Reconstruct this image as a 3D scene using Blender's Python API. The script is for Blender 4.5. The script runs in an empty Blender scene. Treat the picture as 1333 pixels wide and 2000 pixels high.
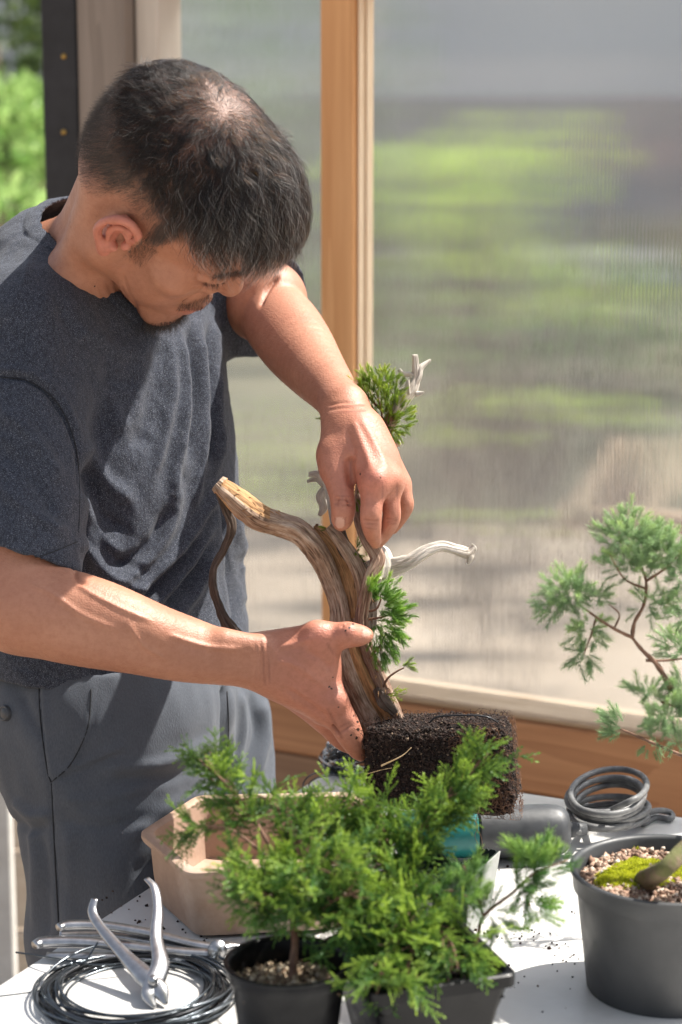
import bpy, math, random
import numpy as np
from mathutils import Vector, Matrix, noise as mnoise

# ------------------------------------------------------------------ camera, light, exposure
SC = bpy.context.scene
F_PX = 4400.0; CX = 666.5; CY = 1000.0
CAM_H = 1.62; PITCH = math.radians(12.0)
cam_d = bpy.data.cameras.new("camera"); cam = bpy.data.objects.new("camera", cam_d)
SC.collection.objects.link(cam); SC.camera = cam
cam.location = (0, 0, CAM_H); cam.rotation_euler = (math.radians(90) - PITCH, 0, 0)
cam_d.sensor_fit = 'VERTICAL'; cam_d.sensor_height = 36; cam_d.sensor_width = 24; cam_d.lens = 36 * F_PX / 2000
cam_d.clip_start = 0.1; cam_d.clip_end = 500
cam_d.dof.use_dof = True; cam_d.dof.focus_distance = 2.13; cam_d.dof.aperture_fstop = 5.0

SUN_EL = math.radians(55); SUN_AZ = math.radians(66)      # azimuth clockwise from +Y (away from camera) towards +X
sun_dir = Vector((math.sin(SUN_AZ) * math.cos(SUN_EL), math.cos(SUN_AZ) * math.cos(SUN_EL), math.sin(SUN_EL)))
world = bpy.data.worlds.new("World"); SC.world = world; world.use_nodes = True
wn = world.node_tree.nodes; wl = world.node_tree.links
bg = wn["Background"]; sky = wn.new("ShaderNodeTexSky"); sky.sky_type = 'NISHITA'; sky.sun_disc = False
sky.sun_elevation = SUN_EL; sky.sun_rotation = SUN_AZ; sky.air_density = 1.0; sky.dust_density = 2.5
hs = wn.new('ShaderNodeHueSaturation'); hs.inputs['Saturation'].default_value = 0.5; wl.new(sky.outputs[0], hs.inputs['Color'])
bg.inputs[1].default_value = 0.10; wl.new(hs.outputs[0], bg.inputs[0])
sun_d = bpy.data.lights.new("sun", 'SUN'); sun_d.energy = 5.0; sun_d.angle = math.radians(0.5); sun_d.color = (1.0, 0.95, 0.87)
sun = bpy.data.objects.new("sun", sun_d); SC.collection.objects.link(sun)
sun.rotation_euler = (-sun_dir).to_track_quat('-Z', 'Y').to_euler()
SC.view_settings.view_transform = 'Standard'; SC.view_settings.look = 'None'
SC.view_settings.exposure = 0.98; SC.view_settings.gamma = 1.0
SC.cycles.use_denoising = True; SC.cycles.max_bounces = 10; SC.cycles.transparent_max_bounces = 12
SC.cycles.sample_clamp_indirect = 6.0
SC.cycles.caustics_reflective = False; SC.cycles.caustics_refractive = True

# ------------------------------------------------------------------ helpers
FWD = np.array([0, math.cos(PITCH), -math.sin(PITCH)]); UPV = np.array([0, math.sin(PITCH), math.cos(PITCH)]); RGT = np.array([1.0, 0, 0])
CAMP = np.array([0, 0, CAM_H])
def C(px, py, d):                      # camera-local metres (x right, y up, z towards the camera)
    return np.array([(px - CX) * d / F_PX, (CY - py) * d / F_PX, -d])
def c2w(p):                            # camera-local -> world, any (...,3)
    p = np.asarray(p, float)
    return CAMP + p[..., 0:1] * RGT + p[..., 1:2] * UPV - p[..., 2:3] * FWD
def W(px, py, d): return c2w(C(px, py, d))
def Wz(px, py, z):                     # the ray's point at height z
    r = FWD + RGT * (px - CX) / F_PX + UPV * (CY - py) / F_PX
    return CAMP + r * ((z - CAM_H) / r[2])
def w2px(p):
    q = np.asarray(p, float) - CAMP; d = q @ FWD
    return CX + F_PX * (q @ RGT) / d, CY - F_PX * (q @ UPV) / d
RNG = np.random.default_rng(7); random.seed(7)
def nrm(v):
    v = np.asarray(v, float); return v / (np.linalg.norm(v, axis=-1, keepdims=True) + 1e-12)

def new_empty(name, loc, label=None, cat=None, group=None, kind=None):
    o = bpy.data.objects.new(name, None); SC.collection.objects.link(o); o.location = tuple(loc)
    o.empty_display_size = 0.05
    tag(o, label, cat, group, kind); return o
def tag(o, label=None, cat=None, group=None, kind=None):
    if label: o['label'] = label
    if cat: o['category'] = cat
    if group: o['group'] = group
    if kind: o['kind'] = kind
    return o
def origin_of(parent):
    p = np.zeros(3)
    while parent is not None:
        p = p + np.array(parent.location); parent = parent.parent
    return p
def mesh_obj(name, V, Fc, mat, parent=None, smooth=True, uv=None, cols=None, base=None, loc=None):
    """V world coordinates; Fc list of faces or int array (n,3|4). Linked as one mesh object."""
    V = np.asarray(V, float)
    o0 = origin_of(parent) if parent is not None else (np.array(loc, float) if loc is not None else np.zeros(3))
    V = V - o0
    me = bpy.data.meshes.new(name)
    if isinstance(Fc, np.ndarray):
        n, k = Fc.shape
        me.vertices.add(len(V)); me.vertices.foreach_set('co', V.astype(np.float32).ravel())
        me.loops.add(n * k); me.loops.foreach_set('vertex_index', Fc.astype(np.int32).ravel())
        me.polygons.add(n); me.polygons.foreach_set('loop_start', np.arange(0, n * k, k, dtype=np.int32))
        me.polygons.foreach_set('loop_total', np.full(n, k, dtype=np.int32))
        me.update(calc_edges=True)
    else:
        me.from_pydata(V.tolist(), [], [list(f) for f in Fc]); me.update()
    me.validate()
    if smooth: me.polygons.foreach_set('use_smooth', np.ones(len(me.polygons), bool))
    if uv is not None:                                           # per-vertex uv
        l = me.uv_layers.new(name='UVMap'); idx = np.zeros(len(me.loops), np.int32); me.loops.foreach_get('vertex_index', idx)
        l.data.foreach_set('uv', np.asarray(uv, np.float32)[idx].ravel())
    for nme, c in (cols or {}).items():
        a = me.color_attributes.new(nme, 'FLOAT_COLOR', 'POINT'); c = np.asarray(c, np.float32)
        if c.ndim == 1: c = np.stack([c, c, c], 1)
        a.data.foreach_set('color', np.concatenate([c, np.ones((len(c), 1), np.float32)], 1).ravel())
    me.materials.append(mat)
    o = bpy.data.objects.new(name, me); SC.collection.objects.link(o)
    if parent is not None: o.parent = parent
    elif loc is not None: o.location = tuple(o0)
    return o
class MB:
    """collects shapes into one mesh"""
    def __init__(s): s.V = []; s.F = []; s.U = []; s.n = 0
    def add(s, V, Fc, U=None):
        V = np.asarray(V, float); s.V.append(V); s.F += [[i + s.n for i in f] for f in Fc]
        s.U.append(np.asarray(U, float) if U is not None else np.zeros((len(V), 2))); s.n += len(V)
    def box(s, c, size, R=None, bev=0.0):
        hx, hy, hz = np.array(size) / 2.0; b = min(bev, hx * .9, hy * .9, hz * .9)
        if b <= 0:
            P = np.array([[x, y, z] for z in (-hz, hz) for y in (-hy, hy) for x in (-hx, hx)])
            Fc = [(0, 2, 3, 1), (4, 5, 7, 6), (0, 1, 5, 4), (2, 6, 7, 3), (0, 4, 6, 2), (1, 3, 7, 5)]
        else:
            P = []; idx = {}
            for sx in (-1, 1):
                for sy in (-1, 1):
                    for sz in (-1, 1):
                        for a in range(3):
                            q = [sx * (hx - b), sy * (hy - b), sz * (hz - b)]; q[a] += (sx, sy, sz)[a] * b
                            idx[(sx, sy, sz, a)] = len(P); P.append(q)
            P = np.array(P); Fc = []
            for a in range(3):
                o1, o2 = [k for k in range(3) if k != a]
                for sg in (-1, 1):
                    f = []
                    for (u, v) in ((-1, -1), (1, -1), (1, 1), (-1, 1)):
                        k = [0, 0, 0]; k[a] = sg; k[o1] = u; k[o2] = v; f.append(idx[(k[0], k[1], k[2], a)])
                    Fc.append(f)
            for a in range(3):
                o1, o2 = [k for k in range(3) if k != a]
                for u in (-1, 1):
                    for v in (-1, 1):
                        k0 = [0, 0, 0]; k0[o1] = u; k0[o2] = v; k1 = list(k0); k0[a] = -1; k1[a] = 1
                        Fc.append([idx[(*k0, o1)], idx[(*k1, o1)], idx[(*k1, o2)], idx[(*k0, o2)]])
            for sx in (-1, 1):
                for sy in (-1, 1):
                    for sz in (-1, 1): Fc.append([idx[(sx, sy, sz, a)] for a in range(3)])
            # consistent outward winding
            G = []
            for f in Fc:
                c0 = P[f].mean(0); n0 = np.cross(P[f[1]] - P[f[0]], P[f[2]] - P[f[0]])
                G.append(f if n0 @ c0 > 0 else f[::-1])
            Fc = G
        if R is not None: P = P @ np.array(R).T
        s.add(P + np.array(c), Fc); return s
    def tube(s, pts, rad, n=10, cap=True, squash=None, wob=None, twist=0.0):
        P = np.asarray(pts, float); m = len(P); rad = np.broadcast_to(np.asarray(rad, float), (m,))
        T = nrm(np.gradient(P, axis=0)); a = np.array([0, 0, 1.0]) if abs(T[0][2]) < .9 else np.array([1.0, 0, 0])
        N = nrm(np.cross(T[0], a)); Vs = []; Us = []; L = 0
        for i in range(m):
            if i: L += np.linalg.norm(P[i] - P[i - 1])
            N = nrm(N - T[i] * (N @ T[i])); B = np.cross(T[i], N)
            th = np.arange(n) * 2 * math.pi / n + twist * L
            r = rad[i] * np.ones(n)
            if wob is not None: r = r * wob(np.arange(n) * 2 * math.pi / n, L, i / (m - 1))
            Vs.append(P[i] + (np.cos(th) * r)[:, None] * N + (np.sin(th) * r)[:, None] * B * (squash or 1.0))
            Us.append(np.stack([np.abs(np.arange(n) * 2.0 / n - 1), np.full(n, L)], 1))
        V = np.concatenate(Vs); Fc = [(i * n + j, i * n + (j + 1) % n, (i + 1) * n + (j + 1) % n, (i + 1) * n + j) for i in range(m - 1) for j in range(n)]
        if cap: Fc += [tuple(range(n))[::-1], tuple((m - 1) * n + j for j in range(n))]
        s.add(V, Fc, np.concatenate(Us)); return s
    def lathe(s, prof, c, n=48, sxy=(1, 1), close=False):
        m = len(prof); th = np.arange(n) * 2 * math.pi / n
        V = np.concatenate([np.stack([c[0] + r * np.cos(th) * sxy[0], c[1] + r * np.sin(th) * sxy[1], np.full(n, c[2] + z)], 1) for r, z in prof])
        Fc = [(i * n + j, i * n + (j + 1) % n, (i + 1) * n + (j + 1) % n, (i + 1) * n + j) for i in range(m - 1) for j in range(n)]
        if close: Fc += [((m - 1) * n + j, (m - 1) * n + (j + 1) % n, (j + 1) % n, j) for j in range(n)]
        s.add(V, Fc); return s
    def build(s, name, mat, parent=None, smooth=True, loc=None, cols=None):
        return mesh_obj(name, np.concatenate(s.V), s.F, mat, parent, smooth, uv=np.concatenate(s.U), loc=loc, cols=cols)
def autosmooth(o, ang=35):
    me = o.data; me.set_sharp_from_angle(angle=math.radians(ang)); return o
def spline(pts, n=8):
    """Catmull-Rom through points (any dimension)"""
    P = np.asarray(pts, float); P = np.vstack([2 * P[0] - P[1], P, 2 * P[-1] - P[-2]]); out = []
    for i in range(1, len(P) - 2):
        t = np.linspace(0, 1, n, endpoint=False)[:, None]
        out.append(.5 * ((2 * P[i]) + (-P[i - 1] + P[i + 1]) * t + (2 * P[i - 1] - 5 * P[i] + 4 * P[i + 1] - P[i + 2]) * t ** 2 + (-P[i - 1] + 3 * P[i] - 3 * P[i + 1] + P[i + 2]) * t ** 3))
    return np.vstack(out + [P[-2:-1]])
def rotz(a): c, s = math.cos(a), math.sin(a); return np.array([[c, -s, 0], [s, c, 0], [0, 0, 1.0]])
def frame_from(z, x=(1, 0, 0)):
    z = nrm(z); x = np.array(x, float); x = nrm(x - z * (x @ z)); return np.stack([x, np.cross(z, x), z], 1)

# ------------------------------------------------------------------ materials
class NT:
    def __init__(s, name):
        s.m = bpy.data.materials.new(name); s.m.use_nodes = True; s.t = s.m.node_tree; s.N = s.t.nodes
        s.b = s.N['Principled BSDF']; s.out = s.N['Material Output']
    def n(s, typ, **kw):
        x = s.N.new('ShaderNode' + typ)
        for k, v in kw.items():
            if k.startswith('i_'): x.inputs[k[2:].replace('_', ' ')].default_value = v
            else: setattr(x, k, v)
        return x
    def l(s, a, b): s.t.links.new(a, b)
    def coord(s, kind='Object', scale=(1, 1, 1), rot=(0, 0, 0)):
        tc = s.n('TexCoord'); mp = s.n('Mapping'); mp.inputs['Scale'].default_value = scale; mp.inputs['Rotation'].default_value = rot
        s.l(tc.outputs[kind], mp.inputs[0]); return mp.outputs[0]
    def noise(s, co, scale, detail=4, rough=.55, dist=0.0):
        x = s.n('TexNoise'); x.inputs['Scale'].default_value = scale; x.inputs['Detail'].default_value = detail
        x.inputs['Roughness'].default_value = rough; x.inputs['Distortion'].default_value = dist; s.l(co, x.inputs['Vector']); return x.outputs['Fac']
    def ramp(s, fac, stops):
        r = s.n('ValToRGB'); e = r.color_ramp.elements
        while len(e) < len(stops): e.new(.5)
        for q, (p, c) in zip(e, stops): q.position = p; q.color = (*c, 1) if len(c) == 3 else c
        s.l(fac, r.inputs[0]); return r.outputs[0]
    def mix(s, fac, a, b, mode='MIX'):
        x = s.n('Mix', data_type='RGBA', blend_type=mode)
        for inp, v in ((x.inputs[0], fac), (x.inputs[6], a), (x.inputs[7], b)):
            if isinstance(v, (int, float)): inp.default_value = v
            elif isinstance(v, tuple): inp.default_value = (*v, 1)
            else: s.l(v, inp)
        return x.outputs[2]
    def math(s, op, a, b=0.0):
        x = s.n('Math', operation=op)
        for inp, v in ((x.inputs[0], a), (x.inputs[1], b)):
            if isinstance(v, (int, float)): inp.default_value = v
            else: s.l(v, inp)
        return x.outputs[0]
    def bump(s, h, dist=.001, strength=1.0, prev=None):
        x = s.n('Bump'); x.inputs['Distance'].default_value = dist; x.inputs['Strength'].default_value = strength; s.l(h, x.inputs['Height'])
        if prev is not None: s.l(prev, x.inputs['Normal'])
        return x.outputs[0]
    def attr(s, name):
        x = s.n('Attribute'); x.attribute_name = name; return x.outputs['Color']
    def set(s, **kw):
        names = dict(color='Base Color', rough='Roughness', metal='Metallic', normal='Normal', sss='Subsurface Weight', spec='Specular IOR Level', coat='Coat Weight', sheen='Sheen Weight', trans='Transmission Weight', alpha='Alpha')
        for k, v in kw.items():
            i = s.b.inputs[names[k]]
            if isinstance(v, (int, float)): i.default_value = v
            elif isinstance(v, tuple): i.default_value = (*v, 1)
            else: s.l(v, i)
        return s
def mottled(name, c1, c2, scale=20, rough=.6, bump=.0005, bscale=None, metal=0, co_scale=(1, 1, 1), detail=6, spec=.5, kind='Object', rr=None):
    t = NT(name); co = t.coord(kind, co_scale); f = t.noise(co, scale, detail)
    col = t.ramp(f, [(.3, c1), (.7, c2)]); t.set(color=col, rough=rough, metal=metal, spec=spec)
    if rr: t.set(rough=t.ramp(t.noise(co, scale * 2.3, 5), [(.3, (rr[0],) * 3), (.7, (rr[1],) * 3)]))
    if bump: t.set(normal=t.bump(t.noise(co, bscale or scale * 3, 6), bump))
    return t.m
def wood(name, c1, c2, knot, axis='Z', ring=9, rough=.7, bump=.0006, grain=60, vary=.5):
    """timber with grain running along the axis, a few knots"""
    t = NT(name); k = {'X': 0, 'Y': 1, 'Z': 2}[axis]
    sc = [1.0, 1.0, 1.0]; sc[k] = .06; co = t.coord('Object', tuple(sc)); sc2 = [1.0] * 3; sc2[k] = .35; co2 = t.coord('Object', tuple(sc2))
    f1 = t.noise(co, grain, 5, .6, .6); f2 = t.noise(co, ring, 3, .5, 1.5)
    w = t.math('FRACT', t.math('MULTIPLY', f2, 7.0)); f = t.math('ADD', t.math('MULTIPLY', f1, .65), t.math('MULTIPLY', w, .3))
    col = t.ramp(f, [(.25, c1), (.75, c2)])
    big = t.noise(co2, 4.5, 2); col = t.mix(t.math('MULTIPLY', t.ramp(big, [(.4, (0, 0, 0)), (.75, (1, 1, 1))]), vary), col, tuple(x * .72 for x in c1))
    v = t.n('TexVoronoi'); v.inputs['Scale'].default_value = 11.0; t.l(co2, v.inputs['Vector'])
    kf = t.ramp(v.outputs['Distance'], [(.0, (1, 1, 1)), (.07, (.75, .75, .75)), (.13, (0, 0, 0))]); col = t.mix(kf, col, knot)
    t.set(color=col, rough=rough, normal=t.bump(f1, bump)); return t.m
def plain(name, col, rough=.5, metal=0.0, spec=.5):
    t = NT(name); t.set(color=tuple(col), rough=rough, metal=metal, spec=spec); return t.m
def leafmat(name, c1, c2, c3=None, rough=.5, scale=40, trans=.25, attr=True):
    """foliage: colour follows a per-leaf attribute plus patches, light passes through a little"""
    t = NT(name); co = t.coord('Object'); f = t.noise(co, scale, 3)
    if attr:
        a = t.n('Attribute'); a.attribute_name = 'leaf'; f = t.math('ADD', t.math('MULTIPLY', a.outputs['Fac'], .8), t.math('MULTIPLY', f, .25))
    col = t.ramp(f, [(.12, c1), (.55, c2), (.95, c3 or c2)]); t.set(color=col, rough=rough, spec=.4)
    tr = t.n('BsdfTranslucent'); t.l(t.mix(.5, col, tuple(min(1, x * 1.5) for x in (c3 or c2))), tr.inputs[0]); mx = t.n('MixShader'); mx.inputs[0].default_value = trans
    t.l(t.b.outputs[0], mx.inputs[1]); t.l(tr.outputs[0], mx.inputs[2]); t.l(mx.outputs[0], t.out.inputs[0]); return t.m

# ------------------------------------------------------------------ batches of small shapes
def stamp(TV, TF, M, O, leaf=None, S=None):
    """copies of a template mesh (TV verts, TF faces array) by matrices M (n,3,3) and offsets O (n,3)"""
    n = len(O); V = np.einsum('nij,kj->nki', M, TV) + O[:, None, :]
    Fc = TF[None] + (np.arange(n) * len(TV))[:, None, None]
    c = np.repeat(leaf, len(TV)) if leaf is not None else np.zeros(n * len(TV))
    return V.reshape(-1, 3), Fc.reshape(-1, TF.shape[1]), c
def rand_frames(n, rng, dirs=None, spread=0.0):
    d = nrm(rng.normal(size=(n, 3))) if dirs is None else nrm(dirs + spread * rng.normal(size=(n, 3)))
    a = nrm(rng.normal(size=(n, 3))); x = nrm(a - d * (a * d).sum(1, keepdims=True)); return np.stack([x, np.cross(d, x), d], 2)
# ================================================================== SETTING
ground_m = NT('ground_dirt'); co = ground_m.coord('Object')
gcol = ground_m.ramp(ground_m.noise(co, 2.6, 6, .65), [(.3, (.22, .17, .125)), (.5, (.36, .285, .215)), (.7, (.52, .43, .345))])
ground_m.set(color=gcol, rough=.95, normal=ground_m.bump(ground_m.noise(co, 30, 6), .02)); ground_m = ground_m.m
mb = MB(); n = 60; xs = np.linspace(-1, 1, n) ** 3 * 120
V = np.array([[x, y + 5, .0] for y in xs for x in xs]); V[:, 2] = .012 * np.sin(V[:, 0] * 2.1) * np.cos(V[:, 1] * 1.7) * (np.abs(V[:, 0]) < 30)
Fc = np.array([[j * n + i, j * n + i + 1, (j + 1) * n + i + 1, (j + 1) * n + i] for j in range(n - 1) for i in range(n - 1)])
tag(mesh_obj('ground', V, Fc, ground_m), kind='structure')
gravel_m = mottled('pale_gravel', (.12, .125, .13), (.20, .20, .20), 60, .9, .01)
mb = MB(); mb.box((1.5, 17.3, .02), (26, 5.6, .04)); tag(mb.build('gravel_path', gravel_m, smooth=False), kind='structure')
lawn_m = mottled('mossy_ground', (.05, .055, .03), (.17, .15, .09), 1.8, .95, .02)
mb = MB(); mb.box((1.5, 10.9, .014), (26, 7.0, .012)); tag(mb.build('lawn', lawn_m, smooth=False), kind='structure')

# greenhouse wall: direction along the wall (to the right it comes nearer)
WP0 = W(670, 1000, 2.98); WDIR = nrm(np.array([.885, -.465, 0])); WNRM = np.array([-WDIR[1], WDIR[0], 0]); WNRM = -WNRM if WNRM[1] > 0 else WNRM
def wall_pt(px, py, off=0.0):          # pixel -> point on the wall plane (shifted towards the camera by off)
    r = FWD + RGT * (px - CX) / F_PX + UPV * (CY - py) / F_PX; p0 = WP0 + WNRM * off
    return CAMP + r * (((p0 - CAMP) @ WNRM) / (r @ WNRM))
def wall_s(px, py=1000, off=0.0): return (wall_pt(px, py, off) - WP0) @ WDIR
RW = np.stack([WDIR, np.cross([0, 0, 1.0], WDIR), [0, 0, 1.0]], 1)
Z_TOP = 1.71; z_sill = wall_pt(900, 1350)[2]
s_l = wall_s(298); s_m = wall_s(640); s_r = 0.95
orange_wood = wood('orange_cedar', (.64, .31, .12), (.80, .44, .20), (.40, .14, .04), 'Z', vary=.18)
sill_m = wood('sill_cedar', (.40, .19, .09), (.60, .32, .16), (.20, .08, .03), 'X', vary=.9)
sunlit_face_wood = wood('sunlit_post_face', (.60, .52, .43), (.74, .66, .56), (.4, .28, .18), 'Z', vary=.2)  # paler wood for the grey post's sunlit face, sun put into the colour
grey_wood = wood('weathered_post', (.23, .185, .15), (.34, .28, .235), (.14, .1, .08), 'Z', vary=.5)
board_m = wood('bed_board', (.24, .14, .085), (.36, .225, .14), (.12, .06, .04), 'X', vary=.6)
tansill_m = wood('tan_sill', (.36, .26, .17), (.52, .40, .29), (.3, .2, .12), 'X', vary=.3)
paleboard_m = wood('pale_board', (.62, .53, .42), (.76, .68, .57), (.4, .3, .2), 'X', vary=.3)

def wbox(mb, s0, s1, z0, z1, near, far, bev=.003):
    """box in the wall's frame: s along the wall, near/far = distance in front (+) of the sheet plane"""
    c = WP0 * np.array([1, 1, 0]) + WDIR * (s0 + s1) / 2 + WNRM * (near + far) / 2 + np.array([0, 0, (z0 + z1) / 2])
    mb.box(c, (s1 - s0, abs(near - far), z1 - z0), RW, bev); return mb
base_w = WP0 * np.array([1, 1, 0])
def wmesh_part(name, m, parent, *boxes):
    # built around the local frame so that grain follows the timber
    mb = MB(); [wbox(mb, *b) for b in boxes]
    V = np.concatenate(mb.V) - base_w; V = V @ RW
    o = mesh_obj(name, V + origin_of(parent), mb.F, m, parent, smooth=False); o.rotation_euler = (0, 0, math.atan2(WDIR[1], WDIR[0])); return o
gw = new_empty('greenhouse_wall', base_w, 'ribbed translucent plastic greenhouse wall framed in orange timber behind the man', 'wall')
# polycarbonate sheets: thin twin-walled slab with vertical flutes
pc = NT('polycarbonate'); co = pc.coord('Object', (1, 1, 1)); wv = pc.n('TexWave', wave_type='BANDS', bands_direction='X', wave_profile='SIN')
wv.inputs['Scale'].default_value = 66.0; wv.inputs['Distortion'].default_value = 0; pc.l(co, wv.inputs['Vector'])
co2 = pc.coord('Object', (1, 1, .02)); rnd = pc.noise(co2, 420, 3, .7); h = pc.math('ADD', pc.math('MULTIPLY', wv.outputs['Fac'], .8), pc.math('MULTIPLY', rnd, .26))
nb = pc.bump(h, .00009)
gl = pc.n('BsdfGlass'); gl.inputs['Roughness'].default_value = .028; gl.inputs['IOR'].default_value = 1.45; gl.inputs['Color'].default_value = (.93, .95, .96, 1); pc.l(nb, gl.inputs['Normal'])
df = pc.n('BsdfDiffuse'); df.inputs['Color'].default_value = (.72, .75, .78, 1); tl = pc.n('BsdfTranslucent'); tl.inputs['Color'].default_value = (.80, .81, .82, 1)
m1 = pc.n('MixShader'); m1.inputs[0].default_value = .6; pc.l(df.outputs[0], m1.inputs[1]); pc.l(tl.outputs[0], m1.inputs[2])
haze = pc.ramp(pc.math('ADD', pc.math('MULTIPLY', pc.noise(pc.coord('Object', (1, 1, .6)), 2.2, 4), .7), pc.math('MULTIPLY', wv.outputs['Fac'], .3)), [(.3, (.045, .045, .045)), (.75, (.12, .12, .12))])
m2 = pc.n('MixShader'); pc.l(haze, m2.inputs[0]); pc.l(gl.outputs[0], m2.inputs[1]); pc.l(m1.outputs[0], m2.inputs[2]); pc.l(m2.outputs[0], pc.out.inputs[0]); pc = pc.m
p1, p2 = s_m + .020, s_r
wmesh_part('plastic_panel', pc, gw, (p1, p2, z_sill - .004, Z_TOP, -.001, -.007, 0))
wmesh_part('plastic_panel', pc, gw, (s_l + .01, s_m + .016, z_sill - .004, Z_TOP, -.001, -.007, 0))
# middle upright: timber batten plus a narrow cover strip and channel on its right
sm0, sm1 = wall_s(626, 400, .046), wall_s(688, 400, .046)
o = wmesh_part('upright', orange_wood, gw, (sm0, sm1, z_sill, Z_TOP, .046, .0, .002))
tag(wmesh_part('cover_strip', wood('sun_bright_strip', (.88, .66, .44), (.93, .76, .56), (.6, .35, .18), 'Z', vary=.15), gw, (sm1 + .0012, sm1 + .0036, z_sill, Z_TOP, .034, .0, .0008), (sm1 + .0046, sm1 + .0070, z_sill, Z_TOP, .018, .0, .0008)))  # strips coloured brighter to stand in for sun on that side
# left end: weathered grey post with its sunlit right face painted paler as a separate piece, black strip with brass screws on its left
sg0, sg1 = wall_s(152, 200, .085), wall_s(243, 200, .085); sp0, sp1 = sg1 + .002, wall_s(311, 200, .060); sb0 = wall_s(82, 200, .079)
wmesh_part('grey_post', grey_wood, gw, (sg0, sg1, 0, Z_TOP, .085, -.02, .004))
wmesh_part('pale_board', sunlit_face_wood, gw, (sp0, sp1, 0, Z_TOP, .060, .0, .003))
blk = mottled('black_rubber_strip', (.018, .018, .02), (.032, .032, .036), 30, .75, .0004)
st = wmesh_part('black_strip', blk, gw, (sb0, sg0 - .002, 0, Z_TOP, .079, .0, .004))
br = plain('brass', (.42, .27, .08), .4, .8)
for py in (110, 258):
    mb = MB(); p = wall_pt(122, py, .083); zz = p[2]; s = (p - WP0) @ WDIR
    th = np.arange(12) * 2 * math.pi / 12
    q = np.array([s - 0, .0815, zz])
    V = [np.array([(s), -.0825, zz])] + [np.array([s + .0035 * math.cos(t), -.081, zz + .0035 * math.sin(t)]) for t in th] + [np.array([s + .0042 * math.cos(t), -.0785, zz + .0042 * math.sin(t)]) for t in th]
    Fc = [(0, 1 + j, 1 + (j + 1) % 12) for j in range(12)] + [(1 + j, 13 + j, 13 + (j + 1) % 12, 1 + (j + 1) % 12) for j in range(12)]
    o = mesh_obj('screw', np.array(V) + origin_of(st), Fc, br, st)
# sill and the boards under the sheets
wmesh_part('sill', tansill_m, gw, (sp1 + .002, s_r, z_sill - .009, z_sill + .001, .052, -.03, .003))
wmesh_part('rail', sill_m, gw, (sp1 + .002, s_r, z_sill - .105, z_sill - .011, .050, -.02, .003))
wmesh_part('lower_board', board_m, gw, (sp1 + .002, s_r, z_sill - .195, z_sill - .108, .044, -.02, .003))
wmesh_part('lower_board', board_m, gw, (sp1 + .002, s_r, .0, z_sill - .199, .036, -.02, .003))
wmesh_part('top_rail', sill_m, gw, (sb0, s_r, Z_TOP + .001, Z_TOP + .06, .05, -.03, .003))
wmesh_part('upright', orange_wood, gw, (s_r + .002, s_r + .045, 0, Z_TOP, .046, -.01, .002))

# low boarded fence and a white upright beyond the man's leg, bottom left
lf = new_empty('board_fence', W(20, 1700, 3.45) * np.array([1, 1, 0]), 'low fence of pale horizontal boards beyond the man\'s leg', 'fence')
bx = W(20, 1700, 3.45)
for k in range(5):
    mb = MB(); mb.box((bx[0] + .05, bx[1] + .05, .055 + k * .13), (.9, .022, .122), None, .003)
    o = mb.build('board', paleboard_m, lf, smooth=False)
wp = W(-2, 1700, 3.3)
mb = MB(); mb.box((wp[0], wp[1], .37), (.042, .03, .74), None, .003)
tag(mb.build('white_stake', mottled('white_paint', (.66, .64, .60), (.80, .79, .75), 30, .6, .0003), smooth=False, loc=(wp[0], wp[1], 0)), 'narrow whitewashed wooden stake standing in front of the low board fence', 'stake')

# ------------------------------------------------------------------ shrubs and trees of leaf clumps
LV = np.array([[0, 0, 0], [-.28, .05, .42], [0, -.04, 1.0], [.28, .05, .42]]); LF = np.array([[0, 1, 2, 3]])
def foliage_cloud(name, pads, n_per_m2, leaf, mat, parent, rng, aniso=(1, 1, 1), up=.5):
    Vs, Fs, Cs, off = [], [], [], 0
    for (c, r) in pads:
        c = np.array(c, float); r = np.array(r, float); n = int(n_per_m2 * 4 * (r[0] * r[1] + r[0] * r[2] + r[1] * r[2]))
        d = nrm(rng.normal(size=(n, 3))); rad = rng.uniform(.45, 1.0, n) ** .5
        w = np.array([mnoise.noise(Vector((c + q * r * 1.0) * 5.5)) for q in d]); keep = w > -.28
        P = c + d * r * (rad * (1 + .28 * w))[:, None]; P = P[keep]; dd = d[keep]; ww = w[keep]
        M = rand_frames(len(P), rng, dd + np.array([0, 0, up]), .6) * (leaf * rng.uniform(.6, 1.3, len(P)))[:, None, None]
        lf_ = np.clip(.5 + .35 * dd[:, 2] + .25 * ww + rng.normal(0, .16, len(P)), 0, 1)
        V, Fc, cc = stamp(LV, LF, M, P, lf_); Vs.append(V); Fs.append(Fc + off); Cs.append(cc); off += len(V)
    return mesh_obj(name, np.concatenate(Vs), np.concatenate(Fs), mat, parent, smooth=False, cols={'leaf': np.concatenate(Cs)})
bark_m = mottled('bark', (.10, .07, .05), (.2, .15, .11), 40, .9, .002)
lm_bright = leafmat('leaves_bright', (.16, .27, .02), (.38, .54, .06), (.60, .76, .16), scale=8)
lm_mid = leafmat('leaves_mid', (.07, .14, .03), (.15, .27, .06), (.30, .44, .12), scale=6)
lm_lime = leafmat('leaves_lime', (.02, .06, .01), (.10, .24, .03), (.48, .66, .24), scale=5, trans=.3)
lm_dark = leafmat('leaves_dark', (.015, .03, .012), (.045, .08, .025), (.10, .14, .04), scale=6)
lm_grey = leafmat('leaves_grey', (.09, .13, .08), (.17, .24, .14), (.3, .38, .24), scale=4)
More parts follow.
